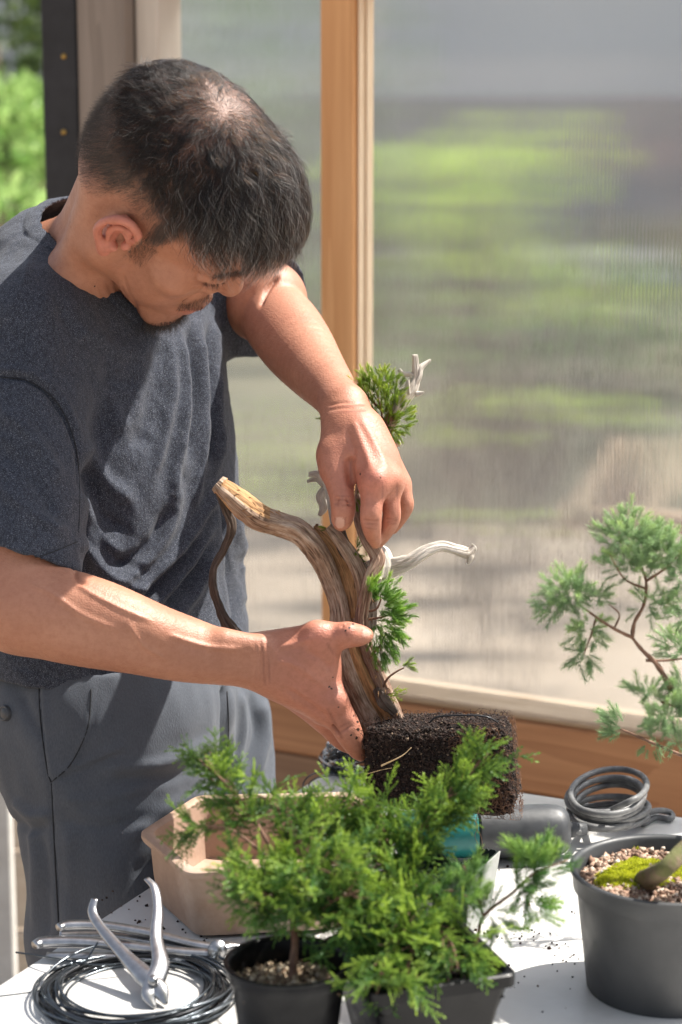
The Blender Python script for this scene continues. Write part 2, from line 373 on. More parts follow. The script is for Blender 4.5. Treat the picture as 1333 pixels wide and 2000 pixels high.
def shrub(name, base, pads, mat, label, cat, dens=900, leaf=.04, group=None, trunk_r=.03, seed=1, up=.5):
    rng = np.random.default_rng(seed); base = np.array(base, float); r = new_empty(name, base, label, cat, group)
    mb = MB()
    for (c, rr) in pads:
        c = np.array(c, float); mid = (base + c) / 2 + rng.normal(0, .06, 3) * np.array([1, 1, 0])
        mb.tube(spline([base, mid * np.array([1, 1, 1]), c], 6), np.linspace(trunk_r, trunk_r * .4, 13), 8)
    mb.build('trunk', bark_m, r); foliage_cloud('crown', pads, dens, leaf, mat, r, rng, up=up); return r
def pad(px, py, D, wpx, hpx, dep=None):
    c = W(px, py, D); return (c, (wpx * D / F_PX, dep or wpx * D / F_PX * .7, hpx * D / F_PX))
# seen through the plastic: tiered green shrubs, dark trees, grey structures
g = 'tiered shrubs outside the greenhouse wall'
def base_of(px, D): p = W(px, 1000, D); return (p[0], p[1], 0)
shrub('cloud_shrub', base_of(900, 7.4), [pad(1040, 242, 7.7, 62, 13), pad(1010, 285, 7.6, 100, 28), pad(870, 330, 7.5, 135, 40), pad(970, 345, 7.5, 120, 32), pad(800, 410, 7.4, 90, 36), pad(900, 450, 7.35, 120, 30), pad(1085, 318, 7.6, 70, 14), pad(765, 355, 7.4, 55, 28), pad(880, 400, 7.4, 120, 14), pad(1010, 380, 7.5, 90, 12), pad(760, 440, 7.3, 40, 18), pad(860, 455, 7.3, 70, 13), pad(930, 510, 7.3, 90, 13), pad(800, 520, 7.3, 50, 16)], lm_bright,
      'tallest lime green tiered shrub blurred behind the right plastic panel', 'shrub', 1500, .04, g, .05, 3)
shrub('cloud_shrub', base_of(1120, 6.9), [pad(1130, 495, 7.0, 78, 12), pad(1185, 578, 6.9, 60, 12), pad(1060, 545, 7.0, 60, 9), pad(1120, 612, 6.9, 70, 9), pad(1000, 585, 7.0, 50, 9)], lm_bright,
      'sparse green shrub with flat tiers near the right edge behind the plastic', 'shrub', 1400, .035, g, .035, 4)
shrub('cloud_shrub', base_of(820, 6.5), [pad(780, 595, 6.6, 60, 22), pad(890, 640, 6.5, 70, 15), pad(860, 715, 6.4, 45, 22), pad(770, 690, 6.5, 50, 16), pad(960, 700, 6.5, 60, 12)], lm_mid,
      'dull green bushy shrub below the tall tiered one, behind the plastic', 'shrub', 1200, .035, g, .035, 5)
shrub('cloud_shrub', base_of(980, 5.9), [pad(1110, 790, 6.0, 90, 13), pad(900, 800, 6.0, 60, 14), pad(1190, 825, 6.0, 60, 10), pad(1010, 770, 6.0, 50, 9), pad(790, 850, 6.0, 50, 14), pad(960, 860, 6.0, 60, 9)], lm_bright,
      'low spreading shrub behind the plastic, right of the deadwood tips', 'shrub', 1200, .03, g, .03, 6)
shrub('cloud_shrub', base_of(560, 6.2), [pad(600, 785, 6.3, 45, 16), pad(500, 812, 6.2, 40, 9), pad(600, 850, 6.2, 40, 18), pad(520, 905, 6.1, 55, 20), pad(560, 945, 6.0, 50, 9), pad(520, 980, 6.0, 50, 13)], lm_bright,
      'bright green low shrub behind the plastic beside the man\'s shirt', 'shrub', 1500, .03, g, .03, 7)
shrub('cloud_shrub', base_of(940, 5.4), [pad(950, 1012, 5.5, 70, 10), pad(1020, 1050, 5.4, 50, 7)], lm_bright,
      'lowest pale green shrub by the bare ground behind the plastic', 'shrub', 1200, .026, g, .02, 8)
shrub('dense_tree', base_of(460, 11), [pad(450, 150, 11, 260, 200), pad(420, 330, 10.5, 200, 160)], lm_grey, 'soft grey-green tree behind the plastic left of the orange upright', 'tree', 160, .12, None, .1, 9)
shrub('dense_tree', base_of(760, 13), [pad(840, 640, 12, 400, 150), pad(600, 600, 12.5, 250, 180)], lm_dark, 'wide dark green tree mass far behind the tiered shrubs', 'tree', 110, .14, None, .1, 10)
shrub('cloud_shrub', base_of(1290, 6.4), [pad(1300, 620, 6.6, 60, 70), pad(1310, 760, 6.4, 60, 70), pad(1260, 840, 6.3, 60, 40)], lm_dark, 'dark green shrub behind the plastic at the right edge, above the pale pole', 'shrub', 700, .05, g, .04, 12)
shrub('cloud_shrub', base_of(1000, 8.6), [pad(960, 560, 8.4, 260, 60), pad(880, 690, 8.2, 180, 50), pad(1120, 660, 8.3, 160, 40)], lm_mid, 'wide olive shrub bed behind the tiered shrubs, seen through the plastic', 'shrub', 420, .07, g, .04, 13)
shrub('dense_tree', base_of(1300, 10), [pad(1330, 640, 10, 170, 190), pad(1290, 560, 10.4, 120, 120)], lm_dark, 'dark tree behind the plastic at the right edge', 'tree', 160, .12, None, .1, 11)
# grey barn beyond
barn = new_empty('grey_barn', (1.5, 19, 0), 'pale grey barn wall far beyond the plastic', 'building')
bm_ = mottled('grey_render', (.50, .51, .53), (.64, .65, .68), 1.5, .9, .002)
mb = MB(); mb.box((1.5, 19, 1.9), (16, .3, 3.8)); mb.build('wall', bm_, barn, smooth=False)
mb = MB(); mb.box((1.5, 18.75, 3.95), (16.6, 1.2, .14)); mb.build('roof', plain('roof_grey', (.3, .3, .32), .6), barn, smooth=False)
mb = MB(); mb.box((1.2, 18.8, .55), (16, .12, 1.1)); mb.build('plinth', plain('plinth', (.25, .25, .26), .9), barn, smooth=False)
# logs and timber on the ground outside
lg = wood('log_pale', (.36, .24, .15), (.50, .35, .22), (.3, .2, .12), 'X')
for i, (a, b, r, lab) in enumerate([((1160, 1040, 5.3), (1290, 870, 5.8), .026, 'slanting pale pole leaning behind the plastic at right'), ((1190, 1010, 5.2), (1420, 1030, 5.1), .028, 'pale log lying behind the plastic near the potted tree')]):
    A, B = W(*a), W(*b); mb = MB(); mb.tube([A + (B - A) * t for t in np.linspace(0, 1, 8)], r, 12)
    tag(mb.build('log' if i else 'pole', lg, loc=A), lab, 'log' if i else 'pole')
# shrubs seen directly at the left, past the posts
shrub('garden_shrub', base_of(20, 6.0), [pad(-20, 270, 6.0, 100, 110, .35), pad(60, 210, 6.3, 50, 55, .2), pad(110, 300, 6.1, 60, 90, .2)], lm_lime, 'lime green leafy shrub at the left edge, upper one behind the black strip', 'shrub', 1300, .046, None, .03, 21)
shrub('garden_shrub', base_of(10, 5.3), [pad(0, 440, 5.3, 110, 75, .3), pad(120, 470, 5.2, 80, 70, .3)], lm_lime, 'pale lime shrub just above the man\'s shoulder at the left edge', 'shrub', 1500, .04, None, .03, 22)
shrub('dark_tree', base_of(0, 9.0), [pad(-20, 80, 9.0, 160, 220, 1.0), pad(60, 380, 8.5, 160, 160, .8)], lm_dark, 'dark tree filling the top left corner behind the lime shrubs', 'tree', 500, .08, None, .08, 23)
# ================================================================== THE TABLE AND WHAT STANDS ON IT
TZ = .82
ca, cb, cc_ = Wz(660, 1490, TZ), Wz(0, 1920, TZ), Wz(1333, 1608, TZ)
e1 = nrm(cb - ca); e2 = nrm(cc_ - ca); e2 = nrm(e2 - e1 * (e1 @ e2)); LT, WT = 1.25, .80
tab_m = NT('white_table_plastic'); co = tab_m.coord('Object'); f = tab_m.noise(co, 9, 6, .6); sc_ = tab_m.noise(tab_m.coord('Object', (1, 8, 1), (0, 0, .7)), 60, 3, .5)
col = tab_m.ramp(f, [(.3, (.60, .585, .56)), (.6, (.70, .69, .67))]); dirt = tab_m.ramp(tab_m.noise(co, 3.2, 7, .75), [(.48, (0, 0, 0)), (.75, (.6, .6, .6))])
tab_m.set(color=tab_m.mix(dirt, col, (.45, .42, .37)), rough=.38, normal=tab_m.bump(sc_, .00012)); tab_m = tab_m.m
ctr = ca + e1 * LT / 2 + e2 * WT / 2
table = new_empty('work_table', (ctr[0], ctr[1], 0), 'white plastic topped work table holding the pots, tools and coils', 'table')
mb = MB()
# rounded-corner slab
rc = .035; out = []
for (sx, sy, a0) in ((1, 1, 0), (-1, 1, 90), (-1, -1, 180), (1, -1, 270)):
    for a in np.linspace(a0, a0 + 90, 8):
        out.append((sx * (LT / 2 - rc) + rc * math.cos(math.radians(a)), sy * (WT / 2 - rc) + rc * math.sin(math.radians(a))))
rings = [(.994, -.004 + 0), (.999, -.0012), (.9965, 0)]
V = []; prof = [(-.008, -.038), (0, -.034), (0, -.006), (-.002, -.0018), (-.006, 0)]
for (ins, z) in prof:
    for (x, y) in out:
        q = np.array([x, y]); q = q * (1 + ins / np.linalg.norm(q)); V.append(ctr + e1 * q[0] + e2 * q[1] + np.array([0, 0, z]))
n = len(out); Fc = [(i * n + j, i * n + (j + 1) % n, (i + 1) * n + (j + 1) % n, (i + 1) * n + j) for i in range(4) for j in range(n)] + [tuple(4 * n + j for j in range(n)), tuple(range(n))[::-1]]
autosmooth(mesh_obj('tabletop', np.array(V), Fc, tab_m, table), 40)
for sx in (-1, 1):
    for sy in (-1, 1):
        p = ctr + e1 * sx * (LT / 2 - .08) + e2 * sy * (WT / 2 - .08)
        mb = MB(); mb.tube([(p[0], p[1], TZ - .036), (p[0], p[1], 0)], .016, 14); mb.build('leg', plain('leg_grey', (.35, .35, .36), .4, .6), table)

blackpl = mottled('black_nursery_plastic', (.003, .003, .0035), (.007, .007, .008), 25, .38, .0002, rr=(.28, .5), spec=.22)
greypl = mottled('dark_grey_nursery_plastic', (.030, .032, .035), (.055, .057, .06), 18, .5, .0003, rr=(.4, .6))
def pot_profile(rt, rb, h, lip=.004, band=.014, th=.0018):
    return [(0.001, .004), (rb - .006, .004), (rb - .001, 0), (rb, .002), (rb + (rt - rb) * (h - band) / h, h - band), (rt + .0006, h - band + .0012), (rt + .002, h - lip - .001), (rt + lip, h - lip * .8), (rt + lip + .0004, h - .001), (rt + lip - .0012, h), (rt - .0005, h - .0006), (rt - th, h - .003), (rt - th * 1.5, h - band), (rb - th, .007), (0.001, .007)]
def soil_mesh(c, r, z, mat, parent, rng, name='soil', grain=.004, n_gr=500, amp=.003, grm=None, square=None):
    """soil surface with loose grains lying on it, one mesh"""
    mb = MB(); k = 22; V = [(c[0], c[1], z + amp)]; Fc = []
    for i in range(1, k):
        for j in range(40):
            a = j * 2 * math.pi / 40; rr = r * i / (k - 1); V.append((c[0] + rr * math.cos(a), c[1] + rr * math.sin(a), z + amp * mnoise.noise(Vector((rr * math.cos(a) * 60, rr * math.sin(a) * 60, 1.3)))))
    for j in range(40): Fc.append((0, 1 + j, 1 + (j + 1) % 40))
    for i in range(k - 2):
        for j in range(40): Fc.append((1 + i * 40 + j, 1 + (i + 1) * 40 + j, 1 + (i + 1) * 40 + (j + 1) % 40, 1 + i * 40 + (j + 1) % 40))
    if square is None: mb.add(V, Fc)
    return np.array(V), Fc
# a crumb template: squashed irregular octahedron with extra points
def crumb_template(rng):
    V = nrm(np.array([[1, 0, 0], [-1, 0, 0], [0, 1, 0], [0, -1, 0], [0, 0, 1], [0, 0, -1.0]])) * rng.uniform(.6, 1.1, (6, 1))
    F3 = np.array([[0, 2, 4], [2, 1, 4], [1, 3, 4], [3, 0, 4], [2, 0, 5], [1, 2, 5], [3, 1, 5], [0, 3, 5]]); return V, F3
def scatter_grains(name, P, size, mat, parent, rng, kind=None, loc=None, cat=None, label=None, tone=None):
    TV, TF = crumb_template(rng); n = len(P); sz = size * np.clip(rng.lognormal(-.25, .42, n), .3, 2.0)
    M = rand_frames(n, rng) * sz[:, None, None] * np.array([1, .8, .65])[None, None, :]
    V, Fc, cc = stamp(TV, TF, M, P, rng.random(n) if tone is None else tone)
    o = mesh_obj(name, V, Fc, mat, parent, smooth=False, cols={'leaf': cc}, loc=loc); return o
def grainmat(name, stops, rough=.9):
    t = NT(name); a = t.n('Attribute'); a.attribute_name = 'leaf'; col = t.ramp(a.outputs['Fac'], stops); t.set(color=col, rough=rough, normal=t.bump(t.noise(t.coord('Object'), 900, 3), .0004)); return t.m
pumice_m = grainmat('pumice_grains', [(0, (.10, .055, .035)), (.35, (.30, .21, .13)), (.7, (.48, .38, .26)), (1, (.68, .58, .44))])
pink_m = grainmat('pink_gravel', [(0, (.10, .06, .04)), (.4, (.32, .19, .13)), (.75, (.48, .35, .26)), (1, (.62, .55, .46))])
darksoil_m = grainmat('dark_soil', [(0, (.008, .005, .004)), (.7, (.03, .017, .012)), (.93, (.07, .04, .027)), (1, (.25, .18, .12))])
def disc_pts(c, r, n, rng, z, jz=.001):
    a = rng.uniform(0, 6.283, n); q = r * np.sqrt(rng.random(n)); return np.stack([c[0] + q * np.cos(a), c[1] + q * np.sin(a), z + rng.uniform(-jz, jz, n)], 1)

# ---- clay bonsai pot, an elongated hexagon, empty
clay = NT('clay'); co = clay.coord('Object'); f = clay.noise(co, 14, 6, .65); f2 = clay.noise(co, 220, 3)
col = clay.ramp(f, [(.28, (.30, .19, .135)), (.5, (.40, .265, .19)), (.72, (.50, .35, .26))]); stn = clay.ramp(clay.noise(co, 5, 6, .7), [(.48, (0, 0, 0)), (.72, (.7, .7, .7))])
clay.set(color=clay.mix(stn, col, (.60, .50, .42)), rough=.72, normal=clay.bump(f2, .00025)); clay = clay.m
pz = TZ + .068
top6 = np.array([Wz(272, 1628, pz), Wz(366, 1708, pz), Wz(655, 1694, pz), Wz(790, 1628, pz), Wz(690, 1549, pz), Wz(384, 1556, pz)])[:, :2]; pc0 = top6.mean(0)
def hexloop(scale_off, n=6, r=.012):
    """offset polygon (metres, negative = inwards) with rounded corners"""
    P = top6; m = len(P); L = []
    area = sum(P[i][0] * P[(i + 1) % m][1] - P[(i + 1) % m][0] * P[i][1] for i in range(m)); sg = 1 if area > 0 else -1
    Q = []
    for i in range(m):
        d0 = nrm(P[i] - P[i - 1]); d1 = nrm(P[(i + 1) % m] - P[i]); n0 = sg * np.array([d0[1], -d0[0]]); n1 = sg * np.array([d1[1], -d1[0]])
        b = n0 + n1; Q.append(P[i] + b / (b @ b) * 2 * scale_off * (1.0))
    Q = np.array(Q)
    for i in range(m):
        p0, p, p1 = Q[i - 1], Q[i], Q[(i + 1) % m]; a = p + nrm(p0 - p) * r; b = p + nrm(p1 - p) * r
        for t in np.linspace(0, 1, n): L.append((1 - t) ** 2 * a + 2 * t * (1 - t) * p + t * t * b)
    return np.array(L)
prof = [(-.020, .0), (-.013, .002), (-.0095, .030), (-.0075, .060), (-.006, .068), (-.001, .069), (.0005, .0725), (.0003, .0765), (-.0015, .078), (-.0085, .0782), (-.0105, .0765), (-.0115, .070), (-.0135, .04), (-.018, .012), (-.028, .009)]
V = []; 
for (o_, z) in prof:
    for q in hexloop(o_): V.append((q[0], q[1], TZ + .002 + z * .068 / .078))
n = 36; m = len(prof); Fc = [(i * n + j, i * n + (j + 1) % n, (i + 1) * n + (j + 1) % n, (i + 1) * n + j) for i in range(m - 1) for j in range(n)] + [tuple((m - 1) * n + j for j in range(n)), tuple(range(n))[::-1]]
o = mesh_obj('clay_pot', np.array(V), Fc, clay, None, loc=(pc0[0], pc0[1], TZ)); autosmooth(o, 38)
tag(o, 'empty hexagonal unglazed clay bonsai pot behind the foreground juniper', 'bonsai pot')

# ---- power tool lying down: teal barrel, black rubber end, and its coiled lead
gA, gB = W(770, 1612, 2.22), W(1112, 1600, 2.235); ax = nrm(gB - gA); L_ = np.linalg.norm(gB - gA)
gz = TZ + .0262; gA[2] = gz; gB[2] = gz; ax = nrm(gB - gA); L_ = np.linalg.norm(gB - gA); RA = frame_from(ax, (0, 0, 1))
def lathe_axis(prof, n=40, flat=None):
    th = np.arange(n) * 2 * math.pi / n; V = []
    for (t, r) in prof: V.append(gA + ax * t + (np.cos(th) * r)[:, None] * RA[:, 0] + (np.sin(th) * r)[:, None] * RA[:, 1])
    m = len(prof); return np.concatenate(V), [(i * n + j, i * n + (j + 1) % n, (i + 1) * n + (j + 1) % n, (i + 1) * n + j) for i in range(m - 1) for j in range(n)] + [tuple(range(n))[::-1], tuple((m - 1) * n + j for j in range(n))]
rub = mottled('scuffed_black_rubber', (.035, .037, .040), (.065, .068, .072), 40, .5, .0003, rr=(.35, .6)); teal = mottled('teal_plastic', (.008, .13, .125), (.014, .18, .17), 25, .4, .0001)
tool = new_empty('power_tool', gA, 'teal and black power tool lying on the table under the root ball', 'power tool')
tB = L_ * (932 - 770) / (1112 - 770.)
V, Fc = lathe_axis([(0, .012), (.004, .019), (.012, .0235), (.05, .0242), (tB - .001, .0246)]); autosmooth(mesh_obj('barrel', V, Fc, teal, tool))
V, Fc = lathe_axis([(tB, .0250), (tB + .0015, .0262), (tB + .01, .0262), (L_ - .022, .0262), (L_ - .012, .0252), (L_ - .005, .0225), (L_ - .001, .0175), (L_, .012)]); autosmooth(mesh_obj('rubber_cap', V, Fc, rub, tool))
mb = MB(); 
V, Fc = lathe_axis([(tB + .012, .02645), (tB + .0125, .0268), (L_ - .03, .0268), (L_ - .029, .02645)], 3); 
cordm = mottled('grey_rubber_cord', (.08, .08, .082), (.17, .17, .165), 90, .55, .0003, rr=(.35, .65))
cord = [gB + (-.004, 0, 0), gB + (.012, -.001, -.001)]
C0 = np.array([W(1190, 1575, 2.27)[0], W(1190, 1575, 2.27)[1]]); z0 = TZ + .0062
pts = [tuple(gB - ax * .004), tuple(gB + ax * .014 + np.array([0, 0, -.002]))]
P2 = [(1150, 1604, .010)]
for k in range(27 * 3 // 2 * 2):
    q = k / 12.0; an = 1.0 - k * 2 * math.pi / 12; lv = min(q / 6.7, 1)
    P2.append((1187 + 5 * math.sin(q * 2.1) + (72 + 6 * math.sin(q * 3.3)) * math.cos(an), 1538 + 62 * lv + 4 * math.sin(q * 1.7) + (39 - 13 * lv + 4 * math.sin(q * 2.6)) * math.sin(an) - 6 * math.cos(an) * (1 - lv), .046 * (1 - lv) + .005 + .004 * math.sin(an + q)))
P2 += [(1245, 1588, .012), (1290, 1583, .011), (1312, 1589, .006), (1309, 1600, .004), (1280, 1597, .004), (1255, 1610, .004)]
pts += [tuple(Wz(px, py + 0, TZ + z)) for (px, py, z) in P2]
mb = MB(); mb.tube(spline(pts, 4), .0033, 12); mb.build('cord', cordm, tool)
mb = MB(); mb.tube([gB - ax * .006, gB + ax * .006, gB + ax * .018], [.0085, .0075, .0055], 16); mb.build('cord_sleeve', rub, tool)

# ---- wire coils
wire_d = plain('dark_aluminium_wire', (.055, .065, .075), .28, 1.0); wire_d.node_tree.nodes['Principled BSDF'].inputs['Base Color'].default_value = (.09, .105, .12, 1)
wire_s = plain('bright_wire', (.62, .64, .66), .25, 1.0); wire_k = plain('black_wire', (.03, .032, .036), .3, .7); wire_c = plain('copper_wire', (.45, .20, .12), .4, .8)
def coil(name, c, R, loops, tube_r, wr, mats, label, rng, height=.01, pxtail=(), n=72, sy=1.0):
    r = new_empty(name, c, label, 'wire coil')
    groups_ = {}
    for k in range(loops):
        a0 = rng.uniform(0, 6.28); th = np.linspace(0, 2 * math.pi * 1.06, n) + a0
        rr = R + rng.uniform(-tube_r, tube_r); hz = c[2] + wr + rng.uniform(0, height); ph, q = rng.uniform(0, 6.28), rng.uniform(.0, .35)
        ecc = rng.normal(0, tube_r * .35, 2)
        P = np.stack([c[0] + ecc[0] + (rr + q * tube_r * np.sin(2 * th + ph)) * np.cos(th), c[1] + ecc[1] + (rr * sy + q * tube_r * np.cos(2 * th + ph)) * np.sin(th), np.maximum(c[2] + wr, hz + height * .4 * np.sin(th + ph) + height * .2 * np.sin(3 * th + a0))], 1)
        mi = int(rng.integers(len(mats))); groups_.setdefault(mi, MB()).tube(P, wr * rng.uniform(.8, 1.15), 8)
    for mi, mb in groups_.items():
        o = mb.build('wire_strands', mats[mi], r)
    return r
rg = np.random.default_rng(5)
wr_ = plain('anodised_wire', (.16, .18, .20), .3, 1.0)
c1 = Wz(268, 1945, TZ); cr = coil('wire_coil', c1, .074, 24, .013, .0012, [wire_d, wr_, wr_, wire_k], 'wide dark wire coil lying beneath the open pliers', rg, .010, n=90)
mb = MB(); mb.tube(spline([Wz(32, 1860, TZ + .006), Wz(110, 1872, TZ + .012), Wz(200, 1884, TZ + .012), Wz(330, 1870, TZ + .01), Wz(440, 1850, TZ + .008)], 10), .0009, 8)
mb.tube(spline([Wz(165, 1882, TZ + .014), Wz(178, 1862, TZ + .022), Wz(192, 1840, TZ + .03)], 6), .0009, 8)
mb.tube(spline([Wz(-20, 1948, TZ + .001), Wz(60, 1938, TZ + .004), Wz(120, 1925, TZ + .008)], 6), .0007, 8); mb.build('loose_end', wire_d, cr)
c2 = Wz(708, 1497, TZ); cr2 = coil('wire_coil', c2, .036, 44, .0075, .00085, [wire_s, wire_k, wire_d, wire_s, wire_k], 'thick small coil of black and silver wire at the far table corner', rg, .024, n=70)
mb = MB(); mb.tube(spline([Wz(598, 1562, TZ + .001), Wz(592, 1535, TZ + .008), Wz(606, 1515, TZ + .016), Wz(650, 1500, TZ + .012)], 8), .0008, 8)
mb.tube(spline([Wz(625, 1550, TZ + .001), Wz(604, 1535, TZ + .006), Wz(618, 1520, TZ + .012), Wz(660, 1512, TZ + .01)], 8), .0008, 8); mb.build('loose_end', wire_k, cr2)

# ---- steel pliers standing open on the coil and cutters lying behind
steel = NT('satin_steel'); co = steel.coord('Object'); f = steel.noise(co, 160, 4); steel.set(color=steel.ramp(f, [(.3, (.36, .36, .37)), (.7, (.50, .50, .51))]), rough=.30, metal=1.0, normal=steel.bump(steel.noise(co, 700, 2), .00006)); steel = steel.m
def bar(mb, pts, w, flat=.55, n=14):
    mb.tube(spline(pts, 7), np.interp(np.linspace(0, 1, (len(pts) - 1) * 7 + 1), np.linspace(0, 1, len(w)), w), n, squash=flat)
pj = Wz(302, 1918, TZ + .016)
pl = new_empty('bonsai_pliers', Wz(305, 1955, TZ), 'silver jin pliers standing open on the dark wire coil', 'pliers')
d_j = (pj - CAMP) @ FWD
mb = MB(); bar(mb, [W(185, 1756, d_j + .075), W(181, 1782, d_j + .068), W(200, 1815, d_j + .052), W(246, 1868, d_j + .026), W(286, 1908, d_j + .006), W(312, 1935, d_j - .006), W(325, 1962, d_j - .014)], [.0032, .0042, .0046, .0062, .0092, .0080, .0018], .5)
mb.build('handle', steel, pl)
mb = MB(); bar(mb, [W(287, 1716, d_j + .09), W(303, 1735, d_j + .082), W(309, 1775, d_j + .065), W(306, 1830, d_j + .042), W(314, 1880, d_j + .018), W(302, 1918, d_j + .001), W(292, 1945, d_j - .010), W(303, 1968, d_j - .016)], [.0032, .0042, .0046, .0060, .0082, .0088, .0070, .0018], .5)
mb.build('handle', steel, pl)
mb = MB(); q = W(299, 1917, d_j - .008); mb.tube([q + FWD * .012, q, q - FWD * .0015], [.0042, .0042, .0028], 18); mb.build('rivet', steel, pl)
ct = new_empty('concave_cutters', Wz(430, 1858, TZ), 'pair of silver cutters lying flat, upper of the two by the clay pot', 'cutters')
def lz(px, py, z): return Wz(px, py, TZ + z)
mb = MB(); bar(mb, [lz(114, 1812, .022), lz(135, 1807, .022), lz(200, 1808, .021), lz(290, 1822, .018), lz(370, 1842, .014), lz(425, 1852, .011)], [.0045, .0062, .0060, .0055, .0048, .0055], .75); mb.build('handle', steel, ct)
mb = MB(); bar(mb, [lz(116, 1826, .010), lz(160, 1826, .009), lz(230, 1828, .009), lz(310, 1842, .009), lz(380, 1852, .008), lz(425, 1856, .009)], [.004, .0055, .0055, .005, .0045, .005], .75); mb.build('handle', steel, ct)
mb = MB(); mb.tube([lz(425, 1856, .002), lz(425, 1855, .018)], .0085, 20); mb.build('rivet', steel, ct)
mb = MB(); bar(mb, [lz(425, 1853, .010), lz(448, 1848, .010), lz(470, 1846, .010)], [.0075, .0065, .002], .6); mb.build('jaw', steel, ct)
ct2 = new_empty('branch_cutters', Wz(420, 1875, TZ), 'pair of silver cutters lying flat just behind the dark wire coil', 'cutters')
mb = MB(); bar(mb, [lz(68, 1846, .016), lz(90, 1840, .016), lz(160, 1840, .016), lz(250, 1848, .014), lz(340, 1858, .012), lz(415, 1864, .010)], [.005, .0068, .0066, .006, .0052, .006], .75); mb.build('handle', steel, ct2)
mb = MB(); bar(mb, [lz(92, 1866, .006), lz(150, 1868, .006), lz(240, 1870, .006), lz(330, 1874, .006), lz(415, 1868, .007)], [.004, .0055, .005, .0045, .005], .75); mb.build('handle', steel, ct2)
mb = MB(); bar(mb, [lz(415, 1866, .009), lz(436, 1870, .008), lz(462, 1872, .007)], [.009, .0075, .0025], .6); mb.build('jaw', steel, ct2)

# ---- crumbs of soil spilt on the table
rg = np.random.default_rng(11); P = []; CLU = [(rg.uniform(870, 1120), rg.uniform(1670, 1980)) for _ in range(9)]
for _ in range(170):
    px, py = rg.uniform(850, 1130), rg.uniform(1660, 1990); 
    if rg.random() < .7: c_ = CLU[rg.integers(9)]; px, py = rg.normal(c_[0], 22), rg.normal(c_[1], 12)
    P.append(Wz(px, min(max(py, 1620), 2020), TZ + .0006))
for _ in range(60): P.append(Wz(rg.uniform(190, 420), rg.uniform(1740, 1850), TZ + .0005))
o = scatter_grains('soil_crumbs', np.array(P), .0020, darksoil_m, None, rg, loc=Wz(1000, 1760, TZ)); tag(o, kind='stuff')
# ================================================================== POTTED PLANTS
def scale_spray(rng, L=1.0, side=7):
    """feathery flattened juniper spray, unit length along +z: many small overlapping scale tufts"""
    Q = []
    def tuft(p, d, s):
        d = nrm(d); a = nrm(np.cross(d, rng.normal(size=3))); b = np.cross(d, a)
        for (u, v) in ((a, b), (b, a)):
            Q.append([p, p + d * s * .5 + u * s * .34, p + d * s, p + d * s * .5 - u * s * .34])
    def twig(p, d, l, s, depth):
        k = max(3, int(l / (s * .42)))
        for i in range(k):
            t = i / k; q = p + d * l * t; side_ = 1 if i % 2 else -1
            dd = d + .55 * side_ * nrm(np.cross(d, [0.2, 1, .1])) + rng.normal(0, .22, 3); tuft(q, dd, s * (1 - .25 * t))
        tuft(p + d * l, d, s)
    z = np.array([0, 0, 1.0])
    for i in range(side):
        t = .12 + .8 * i / side; sg = 1 if i % 2 else -1; d = nrm(z * .8 + np.array([sg * .75, rng.normal(0, .25), 0]))
        twig(z * t + rng.normal(0, .01, 3), d, .42 * (1 - .55 * t), .095, 1)
    twig(np.zeros(3), z, 1.0, .09, 0)
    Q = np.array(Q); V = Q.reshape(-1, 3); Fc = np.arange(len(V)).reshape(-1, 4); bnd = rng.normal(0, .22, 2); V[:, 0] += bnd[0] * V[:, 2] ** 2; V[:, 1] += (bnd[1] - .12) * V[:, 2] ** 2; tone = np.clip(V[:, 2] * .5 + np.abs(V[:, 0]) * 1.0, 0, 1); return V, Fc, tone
def needle_shoot(rng, nn=30, w=.035, up=.9):
    """shoot of sharp needles, unit length along +z"""
    V, Fc = [], []
    for i in range(nn):
        t = i / nn; a = i * 2.4 + rng.normal(0, .2); p = np.array([0, 0, t * .8]); o = np.array([math.cos(a), math.sin(a), 0])
        d = nrm(o * (.85 - .4 * t) + np.array([0, 0, up]) + rng.normal(0, .12, 3)); l = .45 * (1 - .25 * t) * rng.uniform(.75, 1.15); s = nrm(np.cross(d, [0, 0, 1.0])); u = np.cross(s, d)
        b = len(V); V += [p + s * w * .5, p - s * w * .5, p + u * w * .5, p + d * l * .6 + s * w * .45, p + d * l * .6 - s * w * .45, p + d * l * .6 + u * w * .4, p + d * l]
        Fc += [[b, b + 1, b + 4, b + 3], [b + 1, b + 2, b + 5, b + 4], [b + 2, b, b + 3, b + 5], [b + 3, b + 4, b + 6, b + 6], [b + 4, b + 5, b + 6, b + 6], [b + 5, b + 3, b + 6, b + 6]]
    V = np.array(V); q = [f for f in Fc if f[2] != f[3]]; tr = [f[:3] for f in Fc if f[2] == f[3]]
    T3 = []
    for f in q: T3 += [[f[0], f[1], f[2]], [f[0], f[2], f[3]]]
    return V, np.array(T3 + tr), np.clip(V[:, 2] * .75, 0, 1)
def place(templates, P, D, size, rng, tone0, rollref=None, spread=.15):
    """stamp templates at P heading D; tone = template tone + tone0"""
    Vs, Fs, Cs, off = [], [], [], 0; k = rng.integers(len(templates), size=len(P))
    for ti, (TV, TF, TT) in enumerate(templates):
        m = k == ti
        if not m.any(): continue
        M = rand_frames(m.sum(), rng, D[m], spread) * size[m][:, None, None]
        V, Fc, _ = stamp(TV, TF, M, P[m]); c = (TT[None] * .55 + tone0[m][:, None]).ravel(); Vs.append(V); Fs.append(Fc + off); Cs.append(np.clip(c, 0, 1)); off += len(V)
    return np.concatenate(Vs), np.concatenate(Fs), np.concatenate(Cs)
LINKS = []
